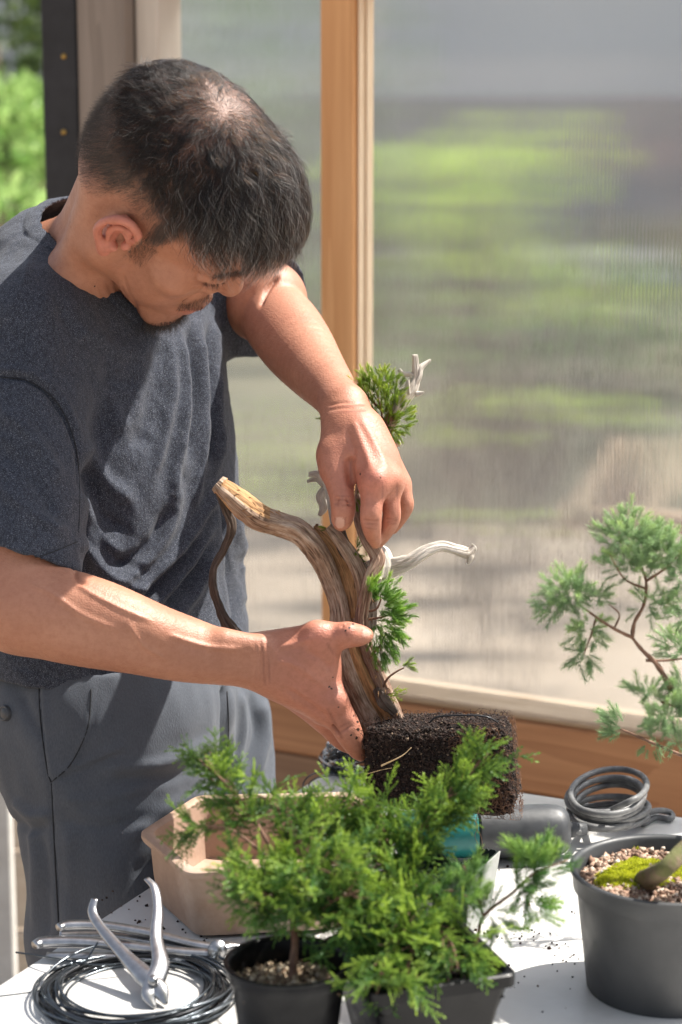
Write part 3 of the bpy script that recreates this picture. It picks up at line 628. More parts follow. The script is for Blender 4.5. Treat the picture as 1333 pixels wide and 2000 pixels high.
def sprays_along(branches, rng, per_m, size, lateral, templates, up=(0, 0, .35), toneb=.2):
    """branches: list of (world polyline, radius_of_spread start, end, density factor)"""
    P, D, S, T = [], [], [], []; LINKS.clear()
    for (pl_, r0, r1, df) in branches:
        pl_ = spline(pl_, 8); seg = np.linalg.norm(np.diff(pl_, axis=0), axis=1); L = seg.sum(); n = max(3, int(L * per_m * df)); cum = np.r_[0, np.cumsum(seg)]
        for t in rng.random(n) ** .8:
            i = min(np.searchsorted(cum, t * L) - 1, len(pl_) - 2); i = max(i, 0); tg = nrm(pl_[i + 1] - pl_[i]); o = rng.normal(size=3); o -= tg * (o @ tg); o = nrm(o) * np.array([1, 1, .75])
            r = (r0 + (r1 - r0) * t); q = rng.uniform(0, 1) ** .7
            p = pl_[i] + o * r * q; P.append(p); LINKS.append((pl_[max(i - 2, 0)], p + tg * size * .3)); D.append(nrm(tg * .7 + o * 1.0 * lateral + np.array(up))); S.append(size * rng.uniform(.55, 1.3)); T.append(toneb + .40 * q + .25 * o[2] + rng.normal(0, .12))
    return np.array(P), np.array(D), np.array(S), np.array(T)
rs = np.random.default_rng(31)
SCALE_T = [scale_spray(rs, side=s) for s in (4, 5, 6, 7, 8, 7, 6, 5, 9)]
NEEDLE_T = [needle_shoot(rs, n, w) for n, w in ((34, .034), (40, .034), (38, .03))]
NEEDLE_LONG = [needle_shoot(rs, n, .030, .75) for n in (30, 34, 36)]
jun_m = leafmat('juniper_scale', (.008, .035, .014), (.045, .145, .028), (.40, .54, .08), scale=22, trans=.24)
need_m = leafmat('juniper_needles', (.04, .09, .01), (.20, .34, .022), (.60, .68, .07), scale=30, trans=.3)
blue_m = leafmat('bluish_needles', (.13, .25, .13), (.34, .50, .27), (.58, .74, .30), scale=18, trans=.35)
stem_m = mottled('juniper_stem', (.13, .065, .04), (.26, .15, .10), 120, .85, .0005)
def twiglets(parent, rng):
    mb = MB()
    for a, b in LINKS[::3]: mb.tube([a, (a + b) / 2 + rng.normal(0, .0012, 3), b], [.0007, .0006, .0004], 5, cap=False)
    mb.build('twiglets', stem_m, parent)['kind'] = 'stuff'
def BR(*pts): return np.array([W(*p) for p in pts])

# ---- small round black pot with feathery juniper
rg = np.random.default_rng(41)
hA = .095; cA = Wz(563, 1874, TZ + hA); cA0 = np.array([cA[0], cA[1], TZ])
pa = new_empty('potted_juniper', cA0, 'feathery green juniper in the small round black pot at the front', 'potted plant', 'young junipers in black nursery pots')
mb = MB(); mb.lathe(pot_profile(.0470, .034, hA, .0035), cA0, 56); autosmooth(mb.build('pot', blackpl, pa), 50)
V, Fc = soil_mesh(cA0, .0435, TZ + hA - .022, None, None, rg); mesh_obj('soil', V, Fc, mottled('potting_soil', (.05, .03, .02), (.12, .08, .05), 200, .95, .001), pa)
scatter_grains('pumice', disc_pts(cA0, .042, 900, rg, TZ + hA - .0195, .0015), .0032, pumice_m, pa, rg)
brA = [(BR((575, 1885, 1.765), (575, 1830, 1.765), (560, 1760, 1.775), (520, 1690, 1.79)), .0022),
       (BR((560, 1760, 1.775), (520, 1640, 1.79), (470, 1570, 1.80), (400, 1480, 1.81)), .0014),
       (BR((530, 1680, 1.78), (450, 1620, 1.785), (372, 1615, 1.79)), .0012),
       (BR((570, 1790, 1.76), (500, 1730, 1.75), (430, 1690, 1.745)), .0012),
       (BR((575, 1800, 1.765), (610, 1700, 1.79), (625, 1610, 1.815), (640, 1560, 1.83)), .0018),
       (BR((610, 1700, 1.79), (560, 1600, 1.80), (520, 1555, 1.81)), .0012),
       (BR((575, 1810, 1.76), (650, 1760, 1.74), (700, 1740, 1.73)), .0013)]
mb = MB(); [mb.tube(spline(b, 6), np.linspace(r * 1.3, r * .5, (len(b) - 1) * 6 + 1), 8) for b, r in brA]
mb.tube(spline([cA0 + (0.003, .001, hA - .03), W(573, 1880, 1.765), W(577, 1840, 1.765), W(572, 1800, 1.765)], 6), np.linspace(.0038, .0026, 19), 10); mb.build('trunk', stem_m, pa)
fa = [(brA[1][0][1:], .013, .009, 1.8), (brA[2][0][1:], .011, .007, 1.5), (brA[3][0], .014, .010, 1.7), (brA[4][0], .020, .018, 1.6), (brA[5][0], .018, .014, 1.5), (brA[6][0], .020, .016, 1.6), (brA[0][0][1:], .010, .02, .9),
      (BR((560, 1740, 1.75), (500, 1770, 1.735), (465, 1740, 1.73)), .012, .010, 1.2), (BR((600, 1660, 1.80), (660, 1590, 1.83), (720, 1560, 1.84)), .018, .014, 1.5), (BR((580, 1700, 1.75), (640, 1690, 1.74), (700, 1680, 1.735)), .022, .018, 1.8)]
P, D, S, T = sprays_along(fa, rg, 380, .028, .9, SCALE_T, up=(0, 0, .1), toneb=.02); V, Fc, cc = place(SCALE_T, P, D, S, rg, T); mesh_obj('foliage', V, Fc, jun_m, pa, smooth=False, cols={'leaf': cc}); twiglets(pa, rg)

# ---- square black pot with spreading juniper, front right of it
hB = .085; zB = TZ + hB
A_, B_, C_ = Wz(1008, 1900, zB)[:2], Wz(925, 1792, zB)[:2], Wz(722, 1942, zB)[:2]
dx = nrm(C_ - A_); dy = np.array([-dx[1], dx[0]]); dy = dy if (B_ - A_) @ dy > 0 else -dy
sw = np.linalg.norm(C_ - A_) * .97; cB = A_ + dx * sw / 2 + dy * sw / 2
pb = new_empty('potted_juniper', (cB[0], cB[1], TZ), 'bushy spreading juniper in the square black pot', 'potted plant', 'young junipers in black nursery pots')
def square_pot(c, dx, dy, half_t, half_b, h, mat, parent, lip=.0045, name='pot', ridges=True):
    prof = [(half_b - .004, 0, .003), (half_b, .0015, .003), (half_t * .62 + half_b * .38, h * .6, .006), (half_t, h - .012, .008), (half_t + lip, h - .011, .009), (half_t + lip + .0003, h - .0012, .009), (half_t + lip - .0012, h, .009), (half_t - .001, h - .0003, .007), (half_t - .0022, h - .003, .006), (half_b - .003, .006, .003)]
    V = []; nseg = 5; side_n = 8
    for (hw, z, r) in prof:
        for q, (sx, sy) in enumerate(((1, 1), (-1, 1), (-1, -1), (1, -1))):
            a0 = q * 90
            for a in np.linspace(a0, a0 + 90, nseg):
                u = sx * (hw - r) + r * math.cos(math.radians(a)); v = sy * (hw - r) + r * math.sin(math.radians(a)); V.append((c[0] + dx[0] * u + dy[0] * v, c[1] + dx[1] * u + dy[1] * v, TZ + z))
    n = nseg * 4; m = len(prof); Fc = [(i * n + j, i * n + (j + 1) % n, (i + 1) * n + (j + 1) % n, (i + 1) * n + j) for i in range(m - 1) for j in range(n)] + [tuple((m - 1) * n + j for j in range(n)), tuple(range(n))[::-1]]
    o = mesh_obj(name, np.array(V), Fc, mat, parent); autosmooth(o, 30); return o
square_pot(cB, dx, dy, sw / 2 - .003, sw / 2 - .019, hB, blackpl, pb)
rgB = np.random.default_rng(43)
def sq_pts(c, dx, dy, hw, n, rng, z): u = rng.uniform(-hw, hw, (n, 2)); return np.stack([c[0] + dx[0] * u[:, 0] + dy[0] * u[:, 1], c[1] + dx[1] * u[:, 0] + dy[1] * u[:, 1], z + rng.uniform(-.002, .002, n)], 1)
hw = sw / 2 - .006; V = [(cB[0] + dx[0] * u * hw + dy[0] * v * hw, cB[1] + dx[1] * u * hw + dy[1] * v * hw, TZ + hB - .022 + .003 * mnoise.noise(Vector((u * 3, v * 3, 0)))) for v in np.linspace(-1, 1, 20) for u in np.linspace(-1, 1, 20)]
mesh_obj('soil', np.array(V), [(j * 20 + i, j * 20 + i + 1, j * 20 + 21 + i, j * 20 + 20 + i) for j in range(19) for i in range(19)], mottled('wet_soil', (.012, .008, .006), (.035, .022, .015), 200, .95, .001), pb)
scatter_grains('soil_grains', sq_pts(cB, dx, dy, hw * .97, 900, rgB, TZ + hB - .0205), .003, darksoil_m, pb, rgB)
s0 = np.array([cB[0], cB[1], TZ + hB - .024]); 
brB = [(np.vstack([[s0], BR((840, 1850, 1.80), (820, 1780, 1.80), (765, 1700, 1.815), (835, 1610, 1.835), (955, 1468, 1.85))]), .0024),
       (BR((815, 1740, 1.80), (795, 1680, 1.81), (835, 1600, 1.82), (880, 1552, 1.825)), .0014),
       (BR((820, 1780, 1.80), (740, 1740, 1.78), (640, 1740, 1.755), (560, 1730, 1.74)), .0016),
       (BR((820, 1790, 1.79), (760, 1850, 1.74), (735, 1930, 1.715)), .0014),
       (BR((830, 1800, 1.79), (800, 1880, 1.735), (780, 1930, 1.72)), .0012),
       (BR((830, 1790, 1.79), (880, 1840, 1.75), (895, 1890, 1.735)), .0013),
       (BR((800, 1710, 1.81), (720, 1660, 1.83), (660, 1640, 1.84)), .0014),
       (BR((820, 1760, 1.80), (880, 1740, 1.78), (930, 1760, 1.77)), .0011),
       (np.vstack([[s0 + np.array([.02, .01, 0])], BR((925, 1850, 1.79), (945, 1790, 1.79), (1000, 1745, 1.79), (1045, 1705, 1.79), (1110, 1680, 1.79))]), .0015),
       (BR((945, 1790, 1.79), (925, 1730, 1.795), (905, 1690, 1.80)), .0010)]
mb = MB(); [mb.tube(spline(b, 6), np.linspace(r * 1.3, r * .5, (len(b) - 1) * 6 + 1), 8) for b, r in brB]; mb.build('trunk', stem_m, pb)
fb = [(brB[0][0][3:], .012, .005, 2.1), (brB[1][0], .011, .009, 1.6), (brB[2][0], .024, .018, 2.2), (brB[3][0], .016, .012, 2.0), (brB[4][0], .016, .012, 1.6), (brB[5][0], .012, .012, 1.8), (brB[6][0], .022, .02, 1.8),
      (BR((780, 1740, 1.79), (700, 1780, 1.75), (650, 1800, 1.735)), .020, .014, 1.8), (BR((790, 1780, 1.77), (780, 1820, 1.75), (810, 1790, 1.76)), .016, .016, 1.8), (BR((760, 1650, 1.82), (740, 1590, 1.84), (690, 1570, 1.85)), .018, .014, 1.5)]
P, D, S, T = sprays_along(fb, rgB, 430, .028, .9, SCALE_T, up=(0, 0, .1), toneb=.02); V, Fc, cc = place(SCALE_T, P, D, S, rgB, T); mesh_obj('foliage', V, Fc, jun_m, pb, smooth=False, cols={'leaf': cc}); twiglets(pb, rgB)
f2 = [(brB[8][0][3:], .010, .016, 1.0), (brB[9][0], .008, .008, .8), (BR((1045, 1705, 1.79), (1040, 1670, 1.795), (1030, 1655, 1.80)), .012, .010, 1.4), (BR((1020, 1730, 1.785), (1045, 1770, 1.78), (1050, 1790, 1.78)), .006, .008, .8), (BR((960, 1780, 1.785), (975, 1800, 1.78), (985, 1820, 1.78)), .008, .006, .8), (brB[7][0], .008, .008, .7)]
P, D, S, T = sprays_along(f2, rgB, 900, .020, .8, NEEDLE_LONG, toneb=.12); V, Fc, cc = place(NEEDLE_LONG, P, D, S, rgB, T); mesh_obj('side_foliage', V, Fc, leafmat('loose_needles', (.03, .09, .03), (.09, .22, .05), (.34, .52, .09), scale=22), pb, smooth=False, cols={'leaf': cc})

# ---- round black pot half hidden behind them
hC = .080; cC = Wz(775, 1722, TZ + hC); cC0 = np.array([cC[0], cC[1], TZ]); pcn = new_empty('round_pot', cC0, 'round black pot hidden behind the foliage, only its rim showing', 'plant pot')
mb = MB(); mb.lathe(pot_profile(.033, .026, hC, .003), cC0, 48); autosmooth(mb.build('pot', blackpl, pcn), 50)
V, Fc = soil_mesh(cC0, .030, TZ + hC - .02, None, None, rg); mesh_obj('soil', V, Fc, mottled('pot_soil', (.03, .02, .015), (.08, .05, .035), 200, .95, .001), pcn)

# ---- emptied square pot: thin walls, soil stuck to them in a ragged line, one black outer side painted pale for the light on it
zE = TZ + .062
E1 = Wz(977, 1662, zE); E0 = Wz(872, 1772, zE - .006); E2 = Wz(830, 1655, zE - .004)
dE = nrm((E0 - E1) * np.array([1, 1, 0])); pE = np.array([-dE[1], dE[0], 0]); pE = pE if pE @ (E2 - E1) > 0 else -pE
wE = .075; cE = E1 + dE * wE / 2 + pE * wE / 2; ep = new_empty('emptied_pot', (cE[0], cE[1], TZ), 'emptied thin black square pot with a ragged soil line inside, under the power tool', 'plant pot')
def thin_wall(name, top, bot, nrm_, mat, parent, th=.0012, k=24, rag=None):
    V = []; 
    for s in (0, 1):
        for v in (0, 1):
            for t in np.linspace(0, 1, k):
                a = top[0] + (top[1] - top[0]) * t; b = bot[0] + (bot[1] - bot[0]) * t; q = b + (a - b) * (v if v == 0 else (1 - (rag(t) if rag else 0))); V.append(q + nrm_ * th * (s - .5))
    I = lambda s, v, i: (s * 2 + v) * k + i; Fc = []
    for i in range(k - 1): Fc += [(I(0, 0, i), I(0, 0, i + 1), I(0, 1, i + 1), I(0, 1, i)), (I(1, 0, i), I(1, 1, i), I(1, 1, i + 1), I(1, 0, i + 1)), (I(0, 1, i), I(0, 1, i + 1), I(1, 1, i + 1), I(1, 1, i)), (I(0, 0, i), I(1, 0, i), I(1, 0, i + 1), I(0, 0, i + 1))]
    Fc += [(I(0, 0, 0), I(0, 1, 0), I(1, 1, 0), I(1, 0, 0)), (I(0, 0, k - 1), I(1, 0, k - 1), I(1, 1, k - 1), I(0, 1, k - 1))]
    return mesh_obj(name, np.array(V), Fc, mat, parent, smooth=False)
TT = [E1, E1 + dE * wE, E1 + dE * wE + pE * wE, E1 + pE * wE]; TT = [q * np.array([1, 1, 0]) + np.array([0, 0, zE]) for q in TT]; BT = [(q - cE) * .80 + cE for q in TT]; BT = [q * np.array([1, 1, 0]) + np.array([0, 0, TZ + .001]) for q in BT]
lit_side = mottled('lit_pale_plastic', (.30, .31, .29), (.42, .43, .41), 30, .55, .0003); insid = mottled('green_black_plastic', (.006, .012, .010), (.016, .026, .022), 30, .4, .0002)
thin_wall('wall', (TT[0], TT[1]), (BT[0], BT[1]), -pE, lit_side, ep); thin_wall('inner_wall', (TT[0] + pE * .0016, TT[1] + pE * .0016), (BT[0] + pE * .0016, BT[1] + pE * .0016), -pE, insid, ep)
thin_wall('wall', (TT[3], TT[0] + pE * .002), (BT[3], BT[0] + pE * .002), -dE, insid, ep, k=60, rag=lambda t: .30 * math.sin(math.pi * min(max((t - .15) / .6, 0), 1)) ** .7 + .05 * mnoise.noise(Vector((t * 30, 0, 0))) + .03 * mnoise.noise(Vector((t * 90, 3, 0))))
thin_wall('wall', (TT[2], TT[3]), (BT[2], BT[3]), pE, insid, ep); thin_wall('wall', (TT[1] + pE * .002, TT[2]), (BT[1] + pE * .002, BT[2]), dE, insid, ep, rag=lambda t: .04)
mb = MB(); mb.box((cE[0], cE[1], TZ + .003), (wE * .78, wE * .78, .002), np.stack([dE, np.cross([0, 0, 1.0], dE), [0, 0, 1.0]], 1)); mb.build('base', insid, ep, smooth=False)
scatter_grains('soil_grains', np.array([cE + dE * u * .03 + pE * v * .03 + np.array([0, 0, TZ + .006 - cE[2] + rg.uniform(0, .004)]) for u, v in rg.uniform(-1, 1, (350, 2))]), .003, darksoil_m, ep, rg)

# ---- right: grey pot with gravel, moss and a leaning needle juniper
rg = np.random.default_rng(47)
hD = .108; cD = Wz(1304, 1694, TZ + hD); cD0 = np.array([cD[0], cD[1], TZ]); rD = 190 * ((cD - CAMP) @ FWD) / F_PX
pd = new_empty('potted_tree', cD0, 'open branched blue-green juniper leaning out of the large grey pot at right', 'potted plant')
mb = MB(); mb.lathe(pot_profile(rD - .004, rD * .80, hD, .004, .020, .0022), cD0, 72); autosmooth(mb.build('pot', greypl, pd), 50)
V, Fc = soil_mesh(cD0, rD - .009, TZ + hD - .015, None, None, rg); V[:, 2] += np.clip((V[:, 0] - cD0[0]) * .08, -.004, .01); mesh_obj('soil', V, Fc, mottled('gritty_soil', (.12, .08, .06), (.25, .18, .13), 200, .95, .001), pd)
GP = disc_pts(cD0, rD - .010, 3000, rg, TZ + hD - .012, .002); scatter_grains('gravel', GP, .0036, pink_m, pd, rg)
moss_m = leafmat('moss', (.18, .22, .01), (.52, .56, .02), (.80, .80, .08), scale=90, trans=.2, rough=.8)
MP, MD = [], []
for (px, py, rx, ry, nn) in ((1258, 1708, 74, 30, 7000), (1208, 1718, 46, 22, 3000), (1335, 1700, 30, 26, 1800), (1240, 1660, 10, 6, 150), (1180, 1726, 20, 9, 500)):
    for _ in range(nn):
        a, q = rg.uniform(0, 6.28), math.sqrt(rg.random()); b = Wz(px + rx * q * math.cos(a), py + ry * q * math.sin(a), TZ + hD - .012)
        if np.linalg.norm((b - cD0)[:2]) < rD - .010: MP.append(b + np.array([0, 0, .006 * (1 - q * q) + .002 * mnoise.noise(Vector(b * 150))])); MD.append([rg.normal(0, .3), rg.normal(0, .3), 1])
MP = np.array(MP); MD = np.array(MD); TV = LV * np.array([1, 1, 1]); V, Fc, cc = stamp(TV, LF, rand_frames(len(MP), rg, nrm(MD), .4) * .0022, MP, np.clip(rg.normal(.55, .25, len(MP)), 0, 1)); mesh_obj('moss', V, Fc, moss_m, pd, smooth=False, cols={'leaf': cc})
trk = NT('mossy_bark'); co = trk.coord('Object'); trk.set(color=trk.mix(trk.ramp(trk.noise(co, 60, 4), [(.45, (0, 0, 0)), (.6, (.8, .8, .8))]), (.17, .12, .075), (.10, .115, .03)), rough=.9, normal=trk.bump(trk.noise(co, 260, 6, .7), .0025)); trk = trk.m
mb = MB(); tpath = [Wz(1238, 1742, TZ + hD - .034), Wz(1262, 1722, TZ + hD - .010), W(1296, 1698, 1.835), W(1345, 1655, 1.86), W(1430, 1590, 1.88), W(1470, 1500, 1.90), W(1430, 1410, 1.91), W(1350, 1375, 1.91), W(1308, 1342, 1.91)]
mb.tube(spline(tpath, 8), np.interp(np.linspace(0, 1, 65), [0, .12, .2, .5, 1], [.015, .0098, .0078, .006, .0022]), 14, wob=lambda th, L, t: 1 + .12 * np.sin(3 * th + L * 60) + .06 * np.sin(7 * th - L * 90)); mb.build('trunk', trk, pd)
d1, d2 = 1.905, 2.04
brD = [(BR((1310, 1345, d1), (1285, 1300, d1), (1255, 1270, d1), (1235, 1245, d1)), .0022), (BR((1235, 1245, d1), (1200, 1228, d1 - .01), (1165, 1205, d1 - .01), (1130, 1180, d1 - .01)), .0013),
       (BR((1235, 1245, d1), (1240, 1215, d1), (1258, 1180, d1), (1262, 1135, d1), (1245, 1090, d1)), .0015), (BR((1262, 1135, d1), (1300, 1110, d1), (1330, 1080, d1)), .0011), (BR((1262, 1290, d1), (1300, 1290, d1), (1345, 1285, d1)), .0011),
       (BR((1420, 1500, 1.97), (1370, 1490, d2), (1300, 1462, d2), (1250, 1440, d2), (1212, 1424, d2)), .0017), (BR((1262, 1150, d1), (1220, 1130, d1), (1190, 1080, d1)), .0009), (BR((1165, 1205, d1), (1155, 1240, d1), (1140, 1280, d1)), .0008), (BR((1360, 1390, d1), (1320, 1380, d1), (1290, 1370, d1)), .0012),
       (BR((1430, 1500, 1.96), (1380, 1440, 1.93), (1345, 1240, 1.93), (1325, 1235, 1.93)), .0014), (BR((1200, 1228, d1), (1210, 1200, d1), (1190, 1180, d1)), .0008)]
mb = MB(); [mb.tube(spline(b, 7), np.linspace(r * 1.25, r * .6, (len(b) - 1) * 7 + 1), 8, wob=lambda th, L, t: 1 + .2 * np.sin(2 * th + L * 400) * math.sin(L * 900)) for b, r in brD]; mb.build('branch', stem_m, pd)
def clump(px, py, d, rx, ry, n, rng, depth=.03, bias=(0, 0, .5), c0=None):
    """points in an ellipsoid (pixel radii), directions away from its centre"""
    u = nrm(rng.normal(size=(n, 3))) * (rng.random(n) ** .5)[:, None]; X = C(px, py, d); k = d / F_PX
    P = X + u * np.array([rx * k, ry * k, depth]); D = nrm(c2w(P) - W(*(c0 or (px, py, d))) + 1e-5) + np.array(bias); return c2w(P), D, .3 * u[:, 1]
def needles(name, clumps, mat, parent, rng, size, templ, tone=.15, spread=.35):
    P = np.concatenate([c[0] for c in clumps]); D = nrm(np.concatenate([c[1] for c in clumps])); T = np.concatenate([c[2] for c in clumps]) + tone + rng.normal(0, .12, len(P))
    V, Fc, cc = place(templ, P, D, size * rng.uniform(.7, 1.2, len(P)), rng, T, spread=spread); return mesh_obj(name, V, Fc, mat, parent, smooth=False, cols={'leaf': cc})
cl = [clump(1235, 1045, d1, 62, 36, 110, rg, .028), clump(1295, 1075, d1, 55, 38, 90, rg, .028), clump(1235, 1100, d1, 55, 26, 60, rg, .024), clump(1330, 1120, d1, 30, 50, 50, rg, .024), clump(1110, 1155, d1 - .01, 46, 36, 80, rg, .024, (-.3, 0, .3)), clump(1080, 1180, d1 - .01, 24, 24, 24, rg, .018, (-.5, 0, 0)),
      clump(1148, 1235, d1, 30, 28, 30, rg, .018, (-.2, 0, -.6)), clump(1140, 1282, d1, 22, 18, 20, rg, .014, (-.1, 0, -.7)), clump(1165, 1165, d1, 20, 18, 14, rg, .015), clump(1330, 1265, 1.93, 34, 30, 50, rg, .02), clump(1310, 1395, d1, 60, 40, 80, rg, .024), clump(1270, 1350, d1, 36, 18, 26, rg, .016),
      clump(1262, 1180, d1, 30, 30, 14, rg, .016), clump(1290, 1180, d1, 30, 26, 18, rg, .02), clump(1335, 1200, d1, 24, 30, 20, rg, .02), clump(1225, 1010, d1, 16, 14, 8, rg, .012), clump(1340, 1350, d1, 20, 40, 30, rg, .02)]
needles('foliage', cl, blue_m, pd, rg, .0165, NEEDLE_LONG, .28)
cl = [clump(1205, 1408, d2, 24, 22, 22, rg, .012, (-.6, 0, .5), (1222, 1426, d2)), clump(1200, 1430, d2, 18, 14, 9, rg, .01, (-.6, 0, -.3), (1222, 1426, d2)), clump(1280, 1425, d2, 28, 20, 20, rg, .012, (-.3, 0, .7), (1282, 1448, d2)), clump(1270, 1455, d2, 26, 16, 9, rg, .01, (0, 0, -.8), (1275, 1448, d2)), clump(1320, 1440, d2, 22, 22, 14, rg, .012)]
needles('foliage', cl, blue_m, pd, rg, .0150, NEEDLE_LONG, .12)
# ================================================================== THE BONSAI HELD IN BOTH HANDS
def bark(name, stops, tan=(.46, .26, .12), rough=.75, streak=1.0, bump=.0008):
    t = NT(name); uv = t.coord('UV', (8, 28, 1)); uv2 = t.coord('UV', (24, 55, 1)); co = t.coord('Object')
    f1 = t.noise(uv, 1.0, 6, .6, .3); f2 = t.noise(uv2, 1.0, 5, .6, .2); f3 = t.noise(co, 45, 5, .6)
    uv3 = t.coord('UV', (60, 90, 1)); f4 = t.noise(uv3, 1.0, 4, .65, .6)
    f = t.math('ADD', t.math('MULTIPLY', f1, .36), t.math('ADD', t.math('MULTIPLY', f2, .26), t.math('ADD', t.math('MULTIPLY', f3, .16), t.math('MULTIPLY', f4, .22))))
    col = t.ramp(f, stops); a = t.n('Attribute'); a.attribute_name = 'leaf'
    tn = t.ramp(t.math('ADD', t.math('MULTIPLY', f2, .7), t.math('MULTIPLY', f3, .3)), [(.36, tuple(x * .35 for x in tan)), (.5, tan), (.66, tuple(min(1, x * 1.5) for x in tan))])
    edge = t.math('ADD', a.outputs['Fac'], t.math('MULTIPLY', t.math('SUBTRACT', f3, .5), .7)); mk = t.ramp(edge, [(.42, (0, 0, 0)), (.55, (1, 1, 1))])
    t.set(color=t.mix(mk, col, tn), rough=rough, spec=.3, normal=t.bump(f4, bump, 1, t.bump(f2, bump * 1.2, 1, t.bump(f1, bump * 1.8)))); return t.m
bark_brown = bark('weathered_juniper_wood', [(.39, (.055, .032, .02)), (.45, (.25, .16, .105)), (.51, (.44, .315, .225)), (.60, (.68, .56, .44))])
bark_grey = bark('bleached_deadwood', [(.36, (.26, .21, .16)), (.45, (.58, .51, .43)), (.53, (.78, .72, .64)), (.65, (.88, .84, .78))], (.6, .5, .4))
bark_live = bark('flaky_juniper_bark', [(.38, (.08, .04, .028)), (.46, (.26, .15, .105)), (.54, (.44, .31, .23)), (.64, (.62, .50, .41))])
bark_dark = bark('dark_root_bark', [(.33, (.03, .022, .018)), (.48, (.11, .082, .065)), (.6, (.22, .17, .14)), (.72, (.34, .28, .24))])
def limb(name, pts, rad, mat, parent, n=36, seg=14, flute=.15, nf=3, twist=25, fib=.10, squash=None, seed=0, tanf=None, ragged=0.0):
    """gnarled limb: pts (px,py,d) with radii in photo pixels; flutes twist round it, fibres run along it"""
    P = spline(np.array([W(*p) for p in pts]), seg); d = np.array([p[2] for p in pts]); R = np.array(rad) * d / F_PX; m = len(P); rr = np.interp(np.linspace(0, 1, m), np.linspace(0, 1, len(R)), R)
    def wob(th, L, t):
        v = 1 + flute * np.sin(nf * th + L * twist + seed) + flute * .5 * np.sin((nf * 2 + 1) * th + L * twist * 1.3 + 2 * seed)
        k = np.array([mnoise.noise(Vector((math.cos(a) * 3.2 + seed, math.sin(a) * 3.2, L * 14))) + .6 * mnoise.noise(Vector((math.cos(a) * 9 + seed, math.sin(a) * 9, L * 25))) for a in th + L * twist * .5])
        v = v + fib * 1.6 * k
        if ragged and (t < .04 or t > .96): v = v * (1 + ragged * np.array([mnoise.noise(Vector((math.cos(a) * 6, math.sin(a) * 6, seed + 9))) for a in th]))
        return v
    mb = MB(); mb.tube(P, rr, n, wob=wob, squash=squash, twist=0)
    c = np.zeros(mb.n)
    if tanf is not None:
        for i in range(m):
            for j in range(n): c[i * n + j] = tanf(i / (m - 1), j * 2 * math.pi / n)
    return mb.build(name, mat, parent, cols={'leaf': c})
TD = 2.135
bon = new_empty('bonsai_tree', W(770, 1580, TD), 'twisted bonsai juniper with bleached deadwood held in both hands over the table', 'bonsai')
limb('trunk', [(424, 944, 2.12), (440, 958, 2.12), (470, 984, 2.12), (505, 1010, 2.125), (545, 1024, 2.13), (585, 1040, 2.13), (620, 1078, 2.13), (645, 1125, 2.135), (664, 1180, 2.135), (672, 1235, 2.135), (686, 1290, 2.135), (710, 1350, 2.135), (738, 1400, 2.135), (752, 1430, 2.135)],
     [13, 17, 21, 23, 21, 21, 20, 18, 18, 21, 27, 30, 31, 33], bark_brown, bon, n=64, seg=16, flute=.15, twist=16, fib=.12, seed=1.3, ragged=.5,
     tanf=lambda t, a: (.75 if .03 < t < .26 else .0) * (1 if math.cos(a - 3.6) > -.55 else .3) + (.62 if t > .66 and math.cos(a - 4.6) > .35 else 0))
limb('trunk_fin', [(612, 1030, 2.15), (632, 1048, 2.15), (658, 1085, 2.15), (678, 1135, 2.145), (690, 1190, 2.14), (698, 1250, 2.14), (712, 1310, 2.14)], [7, 19, 25, 22, 18, 18, 20], bark_brown, bon, n=48, seg=12, flute=.10, twist=10, fib=.06, seed=4.1, ragged=.9, tanf=lambda t, a: .8 if t < .72 else .1)
limb('trunk_fin', [(640, 1030, 2.125), (655, 1046, 2.125), (680, 1080, 2.12), (700, 1120, 2.12), (708, 1165, 2.125), (704, 1215, 2.13)], [6, 11, 13, 13, 11, 9], bark_brown, bon, n=30, seg=12, flute=.18, twist=14, fib=.08, seed=6.6, ragged=.8)
limb('trunk_fin', [(662, 1030, 2.15), (672, 1070, 2.145), (700, 1110, 2.14), (722, 1160, 2.14), (724, 1230, 2.14)], [10, 14, 14, 12, 10], bark_dark, bon, n=30, seg=12, flute=.2, twist=14, seed=8)
limb('live_branch', [(697, 985, 2.14), (702, 1020, 2.13), (716, 1055, 2.115), (736, 1092, 2.115), (722, 1125, 2.11), (712, 1165, 2.11), (706, 1215, 2.115), (716, 1265, 2.125), (738, 1320, 2.125), (762, 1372, 2.125), (778, 1410, 2.13)], [8, 9, 11, 14, 12, 12, 12, 13, 14, 15, 15], bark_live, bon, n=36, seg=12, flute=.16, twist=20, fib=.13, seed=2.2)
limb('deadwood', [(712, 1150, 2.16), (730, 1118, 2.155), (758, 1110, 2.155), (800, 1098, 2.15), (832, 1078, 2.15), (862, 1068, 2.15), (890, 1074, 2.15), (914, 1080, 2.15), (927, 1070, 2.15)], [20, 27, 20, 14, 12, 10.5, 10, 11, 5], bark_grey, bon, n=36, seg=12, flute=.15, twist=35, fib=.09, seed=3.3)
limb('deadwood', [(738, 1130, 2.15), (745, 1105, 2.15), (742, 1080, 2.15), (728, 1068, 2.155)], [20, 22, 16, 5], bark_grey, bon, n=36, seg=10, flute=.14, seed=5.3, ragged=1.0)
limb('deadwood', [(905, 1076, 2.15), (918, 1086, 2.15), (914, 1102, 2.15)], [7, 8, 2.5], bark_grey, bon, n=20, seg=8, seed=7.7)
limb('deadwood', [(918, 1078, 2.15), (928, 1072, 2.15), (922, 1062, 2.15)], [6, 4, 1.5], bark_grey, bon, n=16, seg=6, seed=9.7)
